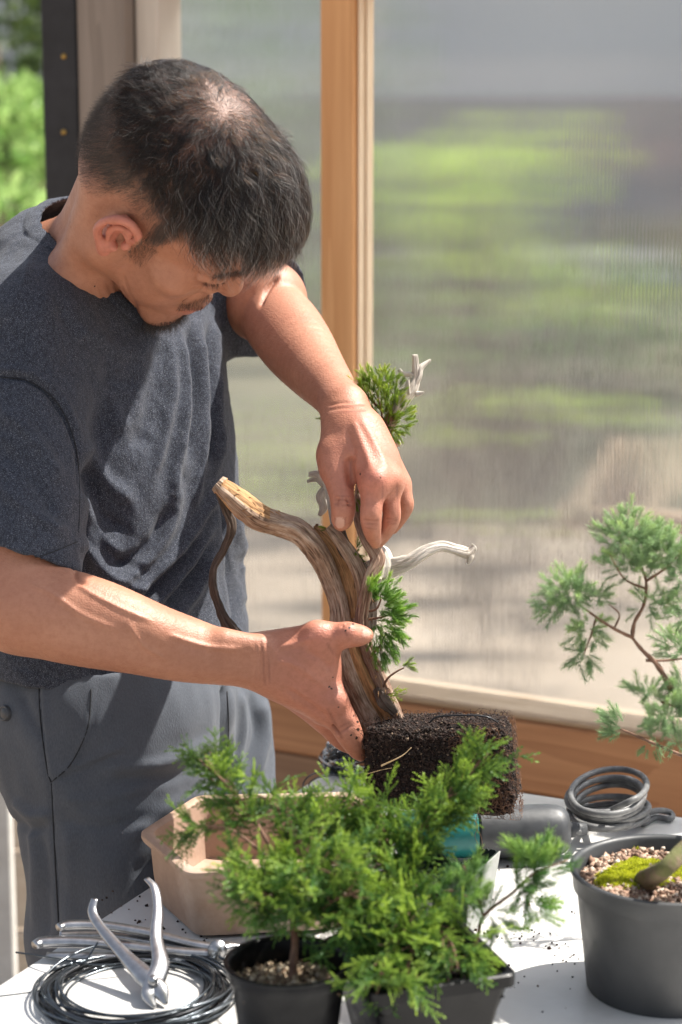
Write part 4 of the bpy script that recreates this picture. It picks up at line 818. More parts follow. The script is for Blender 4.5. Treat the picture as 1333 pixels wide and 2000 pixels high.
# upper branch, behind the hand, carrying the top foliage and the bleached fork
limb('upper_branch', [(700, 1000, 2.16), (706, 950, 2.18), (722, 900, 2.19), (745, 862, 2.18), (765, 820, 2.175), (785, 780, 2.17)], [9, 10, 11, 12, 12, 12], bark_live, bon, n=28, seg=10, seed=2.9)
limb('deadwood', [(770, 812, 2.17), (788, 780, 2.165), (805, 756, 2.165), (812, 738, 2.165), (812, 715, 2.163), (810, 693, 2.16)], [12, 14, 12, 8, 6.5, 5], bark_grey, bon, n=28, seg=10, fib=.1, seed=1.1)
limb('deadwood', [(806, 756, 2.165), (818, 735, 2.165), (822, 718, 2.165), (841, 703, 2.17)], [9, 7, 6, 2.5], bark_grey, bon, n=20, seg=8, seed=2.1)
limb('deadwood', [(810, 738, 2.165), (800, 731, 2.163), (788, 730, 2.16), (780, 721, 2.16)], [5, 5, 4.5, 3.5], bark_grey, bon, n=20, seg=8, seed=3.1)
limb('deadwood', [(798, 770, 2.16), (797, 752, 2.158), (798, 742, 2.158)], [6, 4.5, 3], bark_grey, bon, n=16, seg=6, seed=3.9)
limb('deadwood', [(812, 770, 2.165), (822, 768, 2.165), (829, 766, 2.165)], [6, 4, 1.5], bark_grey, bon, n=14, seg=6, seed=4.9)
limb('deadwood', [(750, 870, 2.17), (768, 868, 2.165), (781, 866, 2.16)], [7, 6, 6], bark_grey, bon, n=18, seg=6, seed=6.9)
# bleached curl at the upper left of the trunk
limb('deadwood', [(603, 927, 2.17), (622, 927, 2.17), (638, 945, 2.17), (647, 980, 2.165), (652, 1015, 2.16), (660, 1050, 2.15)], [4, 7, 8, 8, 8, 10], bark_grey, bon, n=22, seg=10, seed=5.5, ragged=.8)
limb('deadwood', [(600, 941, 2.175), (618, 936, 2.175), (632, 946, 2.175)], [2.5, 5, 6], bark_grey, bon, n=16, seg=8, seed=5.9)
limb('deadwood', [(640, 948, 2.175), (628, 968, 2.18), (634, 990, 2.18), (624, 1008, 2.18)], [6, 8, 9, 3], bark_grey, bon, n=22, seg=8, fib=.3, seed=6.2)
# thin dark limb hanging from the trunk's end in front of the shirt
limb('side_limb', [(428, 962, 2.125), (439, 992, 2.135), (451, 1030, 2.14), (438, 1072, 2.145), (419, 1108, 2.145), (417, 1145, 2.145), (428, 1180, 2.15), (442, 1212, 2.15), (470, 1250, 2.16), (500, 1290, 2.17)], [6, 7, 8, 6, 5.5, 6.5, 7, 9, 11, 10], bark_dark, bon, n=28, seg=12, flute=.28, twist=40, fib=.22, seed=8.4)
# dark heart bark on the left of the lower trunk
limb('trunk_fin', [(655, 1285, 2.15), (664, 1315, 2.15), (682, 1360, 2.15), (708, 1405, 2.15), (722, 1425, 2.15)], [12, 18, 20, 20, 20], bark_dark, bon, n=30, seg=10, seed=9.1)
# loose fibres and slivers of bark
rg = np.random.default_rng(53); mb = MB()
for _ in range(60):
    a = rg.random(); k = rg.choice([0, 2])
    if k == 0: p = np.array([436, 962]) * (1 - a) + np.array([550, 1022]) * a + rg.normal(0, 6, 2) + np.array([0, rg.choice([-12, 16])]); th = rg.normal(.45, .5)
    elif k == 1: p = np.array([590, 1060]) * (1 - a) + np.array([665, 1200]) * a + np.array([-14, 4]) + rg.normal(0, 3, 2); th = rg.normal(1.2, .35)
    else: p = np.array([712, 1150]) * (1 - a) + np.array([770, 1400]) * a + rg.normal(0, 9, 2); th = rg.normal(1.3, .4)
    l = rg.uniform(5, 16); d_ = 2.11 + rg.normal(0, .004); q = p + l * np.array([math.cos(th), math.sin(th)])
    mb.tube([W(p[0], p[1], d_), W(*(p + q) / 2 + rg.normal(0, 1, 2), d_ - .002), W(q[0], q[1], d_ - .001)], [.0006, .0005, .0001], 5)
mb.build('bark_fibres', bark_live, bon, cols={'leaf': np.full(mb.n, .6)})['kind'] = 'stuff'

# foliage
rg = np.random.default_rng(57)
cl = [clump(745, 775, 2.165, 54, 46, 120, rg, .024, (0, 0, .5), (750, 830, 2.18)), clump(772, 815, 2.165, 36, 46, 80, rg, .022, (.2, 0, .2), (755, 830, 2.18)), clump(715, 750, 2.175, 32, 28, 44, rg, .018, (-.2, 0, .6), (740, 800, 2.18)), clump(765, 855, 2.165, 20, 22, 24, rg, .014, (.2, 0, -.5), (752, 830, 2.17)), clump(745, 745, 2.17, 40, 20, 34, rg, .02, (0, 0, .8))]
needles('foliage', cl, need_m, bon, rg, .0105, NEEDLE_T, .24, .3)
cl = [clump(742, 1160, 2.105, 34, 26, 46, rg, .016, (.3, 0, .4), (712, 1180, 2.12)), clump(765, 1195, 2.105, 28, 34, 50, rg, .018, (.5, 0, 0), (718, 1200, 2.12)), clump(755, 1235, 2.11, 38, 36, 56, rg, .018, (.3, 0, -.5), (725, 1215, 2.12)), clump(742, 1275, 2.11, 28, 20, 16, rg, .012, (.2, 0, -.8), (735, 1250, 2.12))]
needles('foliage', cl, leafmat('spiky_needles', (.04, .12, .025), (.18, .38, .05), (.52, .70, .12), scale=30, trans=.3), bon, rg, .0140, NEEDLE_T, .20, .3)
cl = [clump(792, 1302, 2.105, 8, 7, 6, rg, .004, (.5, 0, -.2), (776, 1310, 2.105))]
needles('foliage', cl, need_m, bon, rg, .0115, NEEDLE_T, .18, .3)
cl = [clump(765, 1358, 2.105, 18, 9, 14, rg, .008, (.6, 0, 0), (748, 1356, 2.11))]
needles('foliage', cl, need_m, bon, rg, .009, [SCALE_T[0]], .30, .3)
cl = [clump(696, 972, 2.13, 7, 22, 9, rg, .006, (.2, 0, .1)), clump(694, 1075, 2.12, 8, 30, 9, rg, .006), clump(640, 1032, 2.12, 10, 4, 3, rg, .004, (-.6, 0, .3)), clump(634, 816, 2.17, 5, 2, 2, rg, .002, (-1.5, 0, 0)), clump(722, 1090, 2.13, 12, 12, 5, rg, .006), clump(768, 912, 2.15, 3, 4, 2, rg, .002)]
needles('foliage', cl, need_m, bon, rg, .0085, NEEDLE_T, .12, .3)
mb = MB()
for path in ([(720, 1210, 2.12), (748, 1205, 2.11), (770, 1195, 2.105)], [(712, 1195, 2.12), (735, 1190, 2.11), (745, 1170, 2.105)], [(722, 1285, 2.12), (735, 1270, 2.115), (742, 1262, 2.11), (755, 1235, 2.11)], [(748, 1345, 2.12), (758, 1325, 2.11), (776, 1311, 2.105), (790, 1304, 2.105)], [(760, 1372, 2.12), (752, 1358, 2.11), (765, 1354, 2.105)],
             [(750, 850, 2.18), (745, 800, 2.17), (735, 765, 2.17)], [(755, 840, 2.18), (775, 810, 2.165), (780, 790, 2.165)], [(745, 800, 2.17), (715, 770, 2.175), (705, 750, 2.175)]):
    mb = MB(); mb.tube(spline([W(*p) for p in path], 7), np.linspace(.0013, .0007, (len(path) - 1) * 7 + 1), 7); mb.build('twig', stem_m, bon)
limb('flaky_bark', [(735, 1345, 2.115), (750, 1368, 2.11), (772, 1392, 2.112)], [6, 12, 8], bark_dark, bon, n=24, seg=8, flute=.3, fib=.3, seed=12)

# root ball: a block of dark soil bound with fine roots
rg = np.random.default_rng(61)
cor = {'tl': W(706, 1416, 2.075), 'tr': W(996, 1416, 2.075), 'bl': W(716, 1580, 2.085), 'br': W(1014, 1598, 2.085)}
back = (FWD * math.cos(.12) + RGT * .10 + UPV * .02) * .105
nu, nv, nd = 64, 36, 22
def rb(u, v, w):
    f = (cor['tl'] * (1 - u) + cor['tr'] * u) * (1 - v) + (cor['bl'] * (1 - u) + cor['br'] * u) * v; return f + back * w
Vs = []; Fs = []; off = 0
def grid(fn, a, b):
    global off
    V = np.array([fn(i / (a - 1), j / (b - 1)) for j in range(b) for i in range(a)]); F4 = np.array([[j * a + i, j * a + i + 1, (j + 1) * a + i + 1, (j + 1) * a + i] for j in range(b - 1) for i in range(a - 1)]); Vs.append(V); Fs.append(F4 + off); off += len(V)
grid(lambda u, v: rb(u, v, 0), nu, nv); grid(lambda u, w: rb(u, 0, w), nu, nd); grid(lambda u, w: rb(u, 1, w), nu, nd); grid(lambda v, w: rb(1, v, w), nv, nd); grid(lambda v, w: rb(0, v, w), nv, nd); grid(lambda u, v: rb(u, v, 1), nu, nv)
V = np.concatenate(Vs); cR = V.mean(0)
def lump(V):
    out = []
    for p in V:
        q = p - cR; u = nrm(q); rr = np.abs(np.array([q @ RGT / .066, q @ UPV / .038, q @ FWD / .05])); e = np.sort(rr)[-2]; rnd = -.012 * max(0, e - .72) ** 1.0 * 2.0
        out.append(p + u * (rnd + .0022 * mnoise.noise(Vector(p * 60)) + .0022 * mnoise.noise(Vector(p * 180)) + .0012 * mnoise.noise(Vector(p * 500))))
    return np.array(out)
V = lump(V); soil_rb = NT('root_ball_soil'); co = soil_rb.coord('Object'); f = soil_rb.math('ADD', soil_rb.math('MULTIPLY', soil_rb.noise(co, 160, 6, .7), .7), soil_rb.math('MULTIPLY', soil_rb.noise(co, 22, 3), .3))
soil_rb.set(color=soil_rb.ramp(f, [(.36, (.004, .002, .0015)), (.52, (.014, .0065, .0045)), (.66, (.040, .017, .011)), (.78, (.12, .065, .035))]), rough=.85, spec=.25, normal=soil_rb.bump(soil_rb.noise(co, 420, 6, .7), .002)); soil_rb = soil_rb.m
ball = mesh_obj('root_ball', V, np.concatenate(Fs), soil_rb, bon)
# crumbs over its faces, then a mat of fine roots
G = np.array([rb(*((rg.random(), rg.random(), 0) if k < .55 else ((rg.random(), 0, rg.random()) if k < .8 else ((1, rg.random(), rg.random()) if k < .92 else (0, rg.random(), rg.random()))))) for k in rg.random(10000)]); G = lump(G)
scatter_grains('soil_crumbs', G, .0016, darksoil_m, ball, rg)
mb = MB(); mb2 = MB()
def rootlet(u, v, w, face, L, amp, r, mbx, lift=.0012):
    pts = []; a = rg.uniform(0, 6.28); uu, vv = u, v; k = 7
    for i in range(k):
        a += rg.normal(0, amp); uu += math.cos(a) * L / .14 / k; vv += math.sin(a) * L / .078 / k; uu_, vv_ = min(max(uu, -.01), 1.01), min(max(vv, -.02), 1.02)
        p = rb(uu_, vv_, 0) if face == 0 else (rb(uu_, 0, vv_) if face == 1 else rb(1, vv_, uu_))
        o = -FWD if face == 0 else (UPV if face == 1 else RGT); pts.append(p + o * (lift * rg.uniform(.2, 2.2)))
    mbx.tube(pts, np.linspace(r, r * .4, k), 4, cap=False)
for _ in range(480): rootlet(rg.random(), rg.random(), 0, 0, rg.uniform(.008, .03), .7, rg.uniform(.00012, .0003), mb)
for _ in range(330): rootlet(.62 + .35 * rg.random(), rg.random() ** .8, 0, 0, rg.uniform(.008, .03), .9, rg.uniform(.00015, .00035), mb2)
for _ in range(180): rootlet(rg.random(), rg.random(), 0, 1, rg.uniform(.006, .02), .8, rg.uniform(.00012, .0003), mb, .002)
for _ in range(160): rootlet(rg.random(), rg.random(), 0, 2, rg.uniform(.006, .02), .8, rg.uniform(.00015, .0003), mb2, .0015)
for _ in range(60):                                             # fuzz on the top and the lower right edge
    if rg.random() < .6: p = rb(rg.random(), -.01, rg.uniform(0, .5)); o = UPV
    else: p = rb(rg.uniform(.5, 1), rg.uniform(.85, 1.0), 0); o = RGT * .6 - UPV * .7
    l = rg.uniform(.0015, .004); q = p + (o + rg.normal(0, .7, 3)) * l; mb.tube([p, (p + q) / 2 + rg.normal(0, .001, 3), q], .00018, 4, cap=False)
mb.build('fine_roots', mottled('dark_roots', (.016, .006, .004), (.055, .022, .013), 200, .8, 0), ball)['kind'] = 'stuff'; mb2.build('fine_roots', mottled('tan_roots', (.07, .026, .014), (.24, .12, .06), 150, .8, 0), ball)['kind'] = 'stuff'
mb = MB(); mb.tube(spline([W(745, 1496, 2.072), W(758, 1490, 2.070), W(775, 1482, 2.069), (W(790, 1473, 2.069)), W(804, 1460, 2.070)], 7), np.linspace(.0009, .0003, 29), 8)
prm = mottled('pale_root', (.45, .30, .14), (.62, .45, .26), 150, .7, 0); mb.build('pale_root', prm, ball); mb = MB(); mb.tube(spline([W(716, 1512, 2.072), W(745, 1504, 2.070), W(765, 1500, 2.071)], 7), .00025, 6)
mb.build('pale_root', prm, ball); mb = MB(); mb.tube(spline([W(938, 1572, 2.07), W(930, 1610, 2.068), W(940, 1635, 2.067), W(946, 1665, 2.067)], 7), np.linspace(.0004, .0002, 22), 6)
mb.tube(spline([W(925, 1600, 2.07), W(934, 1615, 2.068), (W(928, 1632, 2.067)), W(934, 1650, 2.067)], 7), np.linspace(.0004, .0002, 22), 6); mb.build('pale_root', stem_m, ball)
mb = MB(); mb.tube(spline([W(838, 1412, 2.09), W(856, 1400, 2.088), W(905, 1397, 2.088), W(950, 1400, 2.09), W(974, 1412, 2.092)], 7), .0008, 8); mb.build('tie_wire', wire_k, ball)
# ================================================================== THE MAN
# bodies are grown from smooth-blended volumes in camera-local metres, then meshed (surface nets)
class SDF:
    def __init__(s): s.items = []
    def _add(s, fn, c, r, k, op): s.items.append((fn, np.asarray(c, float), float(r), k, op)); return s
    def cone(s, a, ra, b, rb, k=.01, op='add'):
        a = np.asarray(a, float); b = np.asarray(b, float); ba = b - a; l2 = ba @ ba + 1e-12
        def fn(p):
            t = np.clip(((p - a) @ ba) / l2, 0, 1); q = p - a - t[:, None] * ba; return np.sqrt((q * q).sum(1)) - (ra + (rb - ra) * t)
        return s._add(fn, (a + b) / 2, np.linalg.norm(ba) / 2 + max(ra, rb), k, op)
    def chain(s, pts, rad, k=.006, op='add', ks=None, cap=None):
        """one smooth tapered tube through the points"""
        Q = np.concatenate([np.array(pts, float), np.array(rad, float)[:, None]], 1); Q = spline(Q, 5 if len(pts) > 2 else 1); A, B = Q[:-1], Q[1:]; c = Q[:, :3].mean(0)
        SL = [(a_[:3], b_[:3] - a_[:3], a_[3], b_[3] - a_[3], (a_[:3] + b_[:3]) / 2, np.linalg.norm(b_[:3] - a_[:3]) / 2 + max(a_[3], b_[3])) for a_, b_ in zip(A, B)]
        def fn(p):
            d = np.full(len(p), 1e9); use = SL
            if len(p) > 8:
                pc_ = (p[0] + p[-1]) / 2; pr_ = np.linalg.norm(p[-1] - p[0]) / 2; ds = [np.linalg.norm(q[4] - pc_) for q in SL]; ub = min(x + pr_ for x in ds); use = [q for q, x in zip(SL, ds) if x - q[5] - pr_ < ub]
            for (o, ba, r0, dr, _, _) in use:
                t = np.clip(((p - o) @ ba) / (ba @ ba + 1e-12), 0, 1); q = p - o - t[:, None] * ba; d = np.minimum(d, np.sqrt(np.einsum('ij,ij->i', q, q)) - (r0 + dr * t))
            if cap is not None: d = np.maximum(d, (p - cap[0]) @ cap[1])
            return d
        return s._add(fn, c, (np.linalg.norm(Q[:, :3] - c, axis=1) + Q[:, 3]).max(), k, op)
    def ell(s, c, r, R=None, k=.01, op='add'):
        c = np.asarray(c, float); r = np.asarray(r, float); R = np.eye(3) if R is None else R
        def fn(p):
            q = (p - c) @ R; k0 = np.sqrt(((q / r) ** 2).sum(1)); k1 = np.sqrt(((q / r ** 2) ** 2).sum(1)) + 1e-9; return np.where(k0 < .15, -r.min(), k0 * (k0 - 1) / k1)
        return s._add(fn, c, r.max(), k, op)
    def sph(s, c, r, k=.01, op='add'):
        c = np.asarray(c, float); return s._add(lambda p: np.sqrt(((p - c) ** 2).sum(1)) - r, c, r, k, op)
    def plane(s, p0, n, k=.0, op='cut'):           # removes the side the normal points to
        p0 = np.asarray(p0, float); n = nrm(n); return s._add(lambda p: (p - p0) @ n, p0, 1e9, k, op)
    def field(s, fn, k, op): return s._add(fn, (0, 0, 0), 1e9, k, op)
    def ev(s, p, idx=None):
        d = np.full(len(p), 1.0)
        for i in (range(len(s.items)) if idx is None else idx):
            fn, c, r, k, op = s.items[i]; e = fn(p)
            if op == 'add':
                if k > 0: h = np.maximum(k - np.abs(d - e), 0) / k; d = np.minimum(d, e) - h * h * k * .25
                else: d = np.minimum(d, e)
            elif op == 'sub':
                e = -e
                if k > 0: h = np.maximum(k - np.abs(d - e), 0) / k; d = np.maximum(d, e) + h * h * k * .25
                else: d = np.maximum(d, e)
            elif op == 'cut':
                if k > 0: h = np.maximum(k - np.abs(d - e), 0) / k; d = np.maximum(d, e) + h * h * k * .25
                else: d = np.maximum(d, e)
        return d
    def active(s, c, R):
        idx = []
        for i, (fn, cc, r, k, op) in enumerate(s.items):
            if r > 1e8 or op == 'cut': idx.append(i); continue
            if np.linalg.norm(cc - c) - r < R * 1.0 + k + .004: idx.append(i)
        return idx
    def mesh(s, lo, hi, h, B=14):
        lo = np.asarray(lo, float); nb = np.ceil((np.asarray(hi) - lo) / (h * B)).astype(int); bs = h * B; R = bs * .87 + h
        g = np.stack(np.meshgrid(np.arange(-1, B + 1), np.arange(-1, B + 1), np.arange(-1, B + 1), indexing='ij'), -1).reshape(-1, 3); n1 = B + 2; n0 = B + 1
        AV, AI, AQ = [], [], []; G = (nb * B + 8).astype(np.int64)
        for bi in range(nb[0]):
            for bj in range(nb[1]):
                for bk in range(nb[2]):
                    o = np.array([bi, bj, bk]); c = lo + (o + .5) * bs; idx = s.active(c, R)
                    if not any(s.items[i][4] == 'add' for i in idx): continue
                    dc = s.ev(c[None], idx)[0]
                    if abs(dc) > R * 1.6: continue
                    P = lo + (o * B + g) * h; d = s.ev(P, idx)
                    if d.min() > 0 or d.max() < 0: continue
                    D = d.reshape(n1, n1, n1); S = D < 0
                    acc = np.zeros((n0, n0, n0, 3)); cnt = np.zeros((n0, n0, n0))
                    for ax in range(3):
                        sl0 = [slice(None)] * 3; sl1 = [slice(None)] * 3; sl0[ax] = slice(0, -1); sl1[ax] = slice(1, None)
                        a, b = D[tuple(sl0)], D[tuple(sl1)]; cr = (a < 0) != (b < 0); t = np.where(cr, a / np.where(cr, a - b, 1), 0)
                        o1, o2 = [k for k in range(3) if k != ax]
                        for u in (0, 1):
                            for v in (0, 1):
                                sl = [slice(None)] * 3; sl[o1] = slice(u, u + n0); sl[o2] = slice(v, v + n0); m = cr[tuple(sl)]; tt = t[tuple(sl)]
                                cnt += m; acc[..., ax] += m * tt; acc[..., o1] += m * u; acc[..., o2] += m * v
                    m = cnt > 0; ii = np.argwhere(m); base = o * B - 1
                    pos = lo + (base + ii + acc[m] / cnt[m][:, None]) * h; gi = base + ii + 4; key = (gi[:, 0] * G[1] + gi[:, 1]) * G[2] + gi[:, 2]
                    AV.append(pos); AI.append(key)
                    for ax in range(3):
                        o1, o2 = [k for k in range(3) if k != ax]
                        sl0 = [slice(1, B + 1)] * 3; sl1 = [slice(1, B + 1)] * 3; sl1[ax] = slice(2, B + 2)
                        a, b = S[tuple(sl0)], S[tuple(sl1)]; e = np.argwhere(a != b)
                        if not len(e): continue
                        inside = a[tuple(e.T)]; cc = e + 1 + base + 4 + 0     # cell index of the corner, in global+4
                        ks = []
                        for (u, v) in ((0, 0), (-1, 0), (-1, -1), (0, -1)):
                            q = cc.copy(); q[:, o1] += u; q[:, o2] += v; ks.append((q[:, 0] * G[1] + q[:, 1]) * G[2] + q[:, 2])
                        K = np.stack(ks, 1); flip = inside if ax != 1 else ~inside; K[~flip] = K[~flip][:, ::-1]; AQ.append(K)
        V = np.concatenate(AV); I = np.concatenate(AI); Q = np.concatenate(AQ); U, first = np.unique(I, return_index=True); F4 = np.searchsorted(U, Q)
        ok = (F4 < len(U)).all(1); F4 = np.minimum(F4, len(U) - 1); ok &= (U[F4] == Q).all(1); return V[first], F4[ok]
def vnormals(V, F4):
    n = np.cross(V[F4[:, 2]] - V[F4[:, 0]], V[F4[:, 3]] - V[F4[:, 1]]); N = np.zeros_like(V)
    for j in range(4): np.add.at(N, F4[:, j], n)
    return nrm(N)
def relax(V, F4, it=2, w=.5, shrink=True):
    e = np.concatenate([F4[:, [0, 1]], F4[:, [1, 2]], F4[:, [2, 3]], F4[:, [3, 0]]])
    for k in range(it):
        for sgn in ((w, -w * 1.03) if not shrink else (w,)):
            A = np.zeros_like(V); c = np.zeros(len(V)); np.add.at(A, e[:, 0], V[e[:, 1]]); np.add.at(A, e[:, 1], V[e[:, 0]]); np.add.at(c, e[:, 0], 1); np.add.at(c, e[:, 1], 1)
            V = V + sgn * (A / np.maximum(c, 1)[:, None] - V)
    return V
def drop_islands(V, F4, keep=.02):
    e = np.concatenate([F4[:, [0, 1]], F4[:, [1, 2]], F4[:, [2, 3]]]); lab = np.arange(len(V))
    while True:
        m = np.minimum(lab[e[:, 0]], lab[e[:, 1]]); new = lab.copy(); np.minimum.at(new, e[:, 0], m); np.minimum.at(new, e[:, 1], m); new = new[new]; new = new[new]
        if (new == lab).all(): break
        lab = new
    u, c = np.unique(lab, return_counts=True); print('islands', c.tolist()[:12]); ok = np.isin(lab, u[c > keep * len(V)]); idx = np.cumsum(ok) - 1; return V[ok], idx[F4[ok[F4].all(1)]]
def cpx(V):                            # camera-local -> photo pixel
    return CX + F_PX * V[:, 0] / -V[:, 2], CY - F_PX * V[:, 1] / -V[:, 2]
def R_(px, d): return px * d / F_PX    # pixel length -> metres at depth d

# head frame, measured from ear, nose, chin and brow
HR = np.array([[-.476, .63, .614], [-.524, -.763, .378], [.707, -.142, .693]]); HR = np.linalg.svd(HR)[0] @ np.linalg.svd(HR)[2]
HT = C(323, 379, 2.115); HS = 1.0
def H(x, y, z): return HR @ (np.array([x, y, z], float) * HS) + HT
def toH(V): return (V - HT) @ HR / HS
CRC, CRR = np.array([0, -.004, .048]), np.array([.0775, .098, .084])
sk = SDF()
# skull and face
sk.ell(H(*CRC), CRR, HR, .0)
sk.ell(H(0, .030, .045), (.066, .062, .058), HR, .02)
sk.ell(H(0, .038, -.018), (.058, .058, .062), HR, .02)
sk.ell(H(0, -.045, .004), (.056, .046, .05), HR, .02)
for sx in (-1, 1):
    sk.cone(H(sx * .055, .004, -.050), .014, H(sx * .015, .074, -.091), .016, .014)
    sk.cone(H(sx * .060, .000, -.015), .014, H(sx * .055, .004, -.052), .015, .02)
    sk.ell(H(sx * .046, .062, -.016), (.020, .020, .016), HR, .018)
    sk.cone(H(sx * .040, .078, .030), .012, H(sx * .010, .090, .030), .012, .014)
    sk.ell(H(sx * .034, .056, -.050), (.022, .024, .024), HR, .02)
sk.ell(H(0, .082, -.094), (.022, .018, .016), HR, .014)
sk.ell(H(0, .076, -.060), (.032, .026, .030), HR, .016)
for sx in (-1, 1): sk.ell(H(sx * .031, .102, .011), (.014, .011, .009), HR, .010, 'sub')
for sx in (-1, 1):
    sk.sph(H(sx * .031, .081, .011), .0135, .004)
    sk.chain([H(sx * .046, .080, .010), H(sx * .031, .0945, .015), H(sx * .017, .088, .009)], [.003, .0032, .0025], .003)
    sk.chain([H(sx * .046, .080, .008), H(sx * .031, .093, .001), H(sx * .017, .088, .006)], [.0028, .0030, .0025], .003)
sk.chain([H(0, .088, .024), H(0, .095, .010), H(0, .102, -.006)], [.009, .0098, .0115], .010)
sk.sph(H(0, .104, -.010), .0112, .006)
for sx in (-1, 1):
    sk.sph(H(sx * .0145, .091, -.017), .0095, .006); sk.sph(H(sx * .0075, .098, -.024), .0034, .003, 'sub')
sk.chain([H(-.024, .086, -.056), H(-.010, .098, -.051), H(0, .100, -.053), H(.010, .098, -.051), H(.024, .086, -.056)], [.004, .0066, .0060, .0066, .004], .005)
sk.chain([H(-.022, .085, -.061), H(0, .096, -.066), H(.022, .085, -.061)], [.004, .0078, .004], .005)
sk.chain([H(-.026, .090, -.0580), H(0, .106, -.0590), H(.026, .090, -.0580)], [.0016, .0016, .0016], .002, 'sub')
# nasolabial and crow's-foot creases on the near side
for a, b, r in (((.020, .093, -.026), (.034, .080, -.056), .0016),):
    sk.cone(H(*a), r, H(*b), r * .6, .0045, 'sub')
# ears
for sx in (-1, 1):
    e = lambda y, z, x: H(sx * (.0745 + x * .95), (y + .008) * .84 + .004, z * .86 - .003)
    sk.ell(e(-.012, .001, .006), (.0042, .0145, .0235), HR @ rotz(sx * -.42), .006)
    sk.chain([e(.004, .006, .004), e(.008, .018, .008), e(.003, .029, .012), e(-.010, .034, .016), e(-.022, .028, .019), e(-.029, .012, .020), e(-.029, -.004, .018), e(-.023, -.016, .014), e(-.014, -.025, .010)], [.003, .0038, .0042, .0044, .0046, .0048, .0046, .0042, .0050], .004, ks=.002)
    sk.ell(e(-.010, -.027, .008), (.005, .0085, .0095), HR @ rotz(sx * -.3), .004)
    sk.chain([e(-.004, .020, .010), e(-.016, .016, .014), e(-.019, .002, .013), e(-.012, -.012, .010)], [.0028, .0036, .0036, .003], .003)
    sk.ell(e(-.005, -.002, .011), (.0080, .0072, .0098), HR, .0035, 'sub')
    sk.chain([e(-.024, .016, .021), e(-.024, .0, .020), e(-.017, -.014, .016)], [.0022, .0022, .0018], .003, 'sub')
    sk.sph(e(.005, -.003, .004), .0052, .004); sk.sph(e(-.004, -.015, .008), .0042, .003)
# neck
NB = C(95, 600, 2.30); NM = C(196, 498, 2.245)
sk.chain([H(0, -.034, -.012), NM, NB], [.047, .056, .074], .022)
sk.cone(H(.020, -.014, -.052), .024, C(200, 560, 2.25), .032, .02)       # throat side under the jaw
sk.cone(H(.048, -.035, -.010), .022, C(150, 570, 2.20), .030, .02)           # neck muscle
# neck wrinkles
for (x0, y0, x1, y1, x2, y2, r) in ((228, 545, 248, 580, 268, 618, .0022), (214, 552, 236, 590, 258, 624, .0018), (196, 560, 214, 592, 236, 618, .0016), (243, 535, 257, 570, 270, 606, .0016)):
    def wr(p, q=[(x0, y0), (x1, y1), (x2, y2)], r=r):
        pass
# torso core, hidden under the shirt
TORS = []
sk.cone(NB, .072, C(170, 760, 2.33), .082, .04); sk.cone(C(170, 760, 2.33), .082, C(205, 1200, 2.33), .085, .04)
SHR, SHL = C(45, 650, 2.17), C(400, 585, 2.47)
sk.cone(C(120, 620, 2.25), .06, SHR, .052, .05); sk.cone(C(180, 620, 2.35), .06, SHL, .050, .05)
# right arm (near the camera): shoulder - elbow - wrist
ELR = C(28, 1185, 2.07)
sk.chain([SHR, C(20, 850, 2.13), C(28, 1030, 2.092), ELR], [.046, .042, .041, .040], .02)
FR = [(30, 1180, 2.07, 78), (95, 1195, 2.063, 92), (170, 1215, 2.06, 88), (260, 1240, 2.062, 76), (350, 1265, 2.068, 66), (430, 1283, 2.075, 55), (510, 1293, 2.085, 49)]
sk.chain([C(a, b, c) for a, b, c, r in FR], [R_(r, c) for a, b, c, r in FR], .02, ks=.012)
sk.ell(C(225, 1200, 2.045), (.055, .020, .022), np.stack([nrm([.92, -.38, 0]), nrm([.38, .92, 0]), [0, 0, 1]], 1), .018)   # forearm muscle
sk.cone(C(440, 1252, 2.058), .010, C(505, 1262, 2.062), .0095, .014)
# right hand: gripping the trunk, thumb across it in front, fingers wrapping the far side
Ck = lambda a: C(a[0], a[1], a[2])
def finger(pts, k0=.012, ks=.004): sk.chain([Ck(p) for p in pts], [R_(p[3], p[2]) for p in pts], k0, ks=ks)
sk.cone(C(510, 1293, 2.085), R_(47, 2.085), C(565, 1300, 2.088), R_(50, 2.09), .015)
sk.chain([C(560, 1285, 2.082), C(605, 1280, 2.080), C(620, 1268, 2.078)], [.024, .0225, .019], .02)
sk.chain([C(555, 1320, 2.094), C(600, 1345, 2.095), C(632, 1378, 2.100)], [.022, .0215, .017], .02)
sk.chain([C(545, 1330, 2.112), C(590, 1368, 2.118), C(628, 1402, 2.120)], [.016, .014, .0115], .015)
sk.ell(C(600, 1312, 2.086), (.030, .030, .019), np.stack([nrm([.75, -.66, 0]), nrm([.66, .75, 0]), [0, 0, 1.0]], 1), .018)
finger([(590, 1268, 2.075, 34), (618, 1247, 2.070, 27), (650, 1240, 2.066, 24), (678, 1240, 2.064, 24.5), (700, 1241, 2.066, 22), (714, 1241, 2.069, 16)], .018)
finger([(608, 1330, 2.092, 36), (638, 1362, 2.092, 34), (664, 1398, 2.093, 30), (682, 1432, 2.098, 27), (697, 1462, 2.107, 19), (705, 1478, 2.112, 10)], .012, .005)
finger([(590, 1352, 2.112, 26), (622, 1392, 2.113, 23), (646, 1422, 2.116, 21.5), (668, 1446, 2.120, 19), (684, 1460, 2.124, 13)], .006, .004)
finger([(600, 1380, 2.135, 20), (640, 1420, 2.140, 18), (690, 1440, 2.155, 16)], .006, .004)
sk.sph(C(617, 1238, 2.060), .0105, .012); sk.sph(C(655, 1368, 2.078), .010, .012); sk.sph(C(680, 1236, 2.056), .0085, .008)
sk.cone(C(641, 1388, 2.084), .0015, C(662, 1428, 2.088), .0012, .006, 'sub')
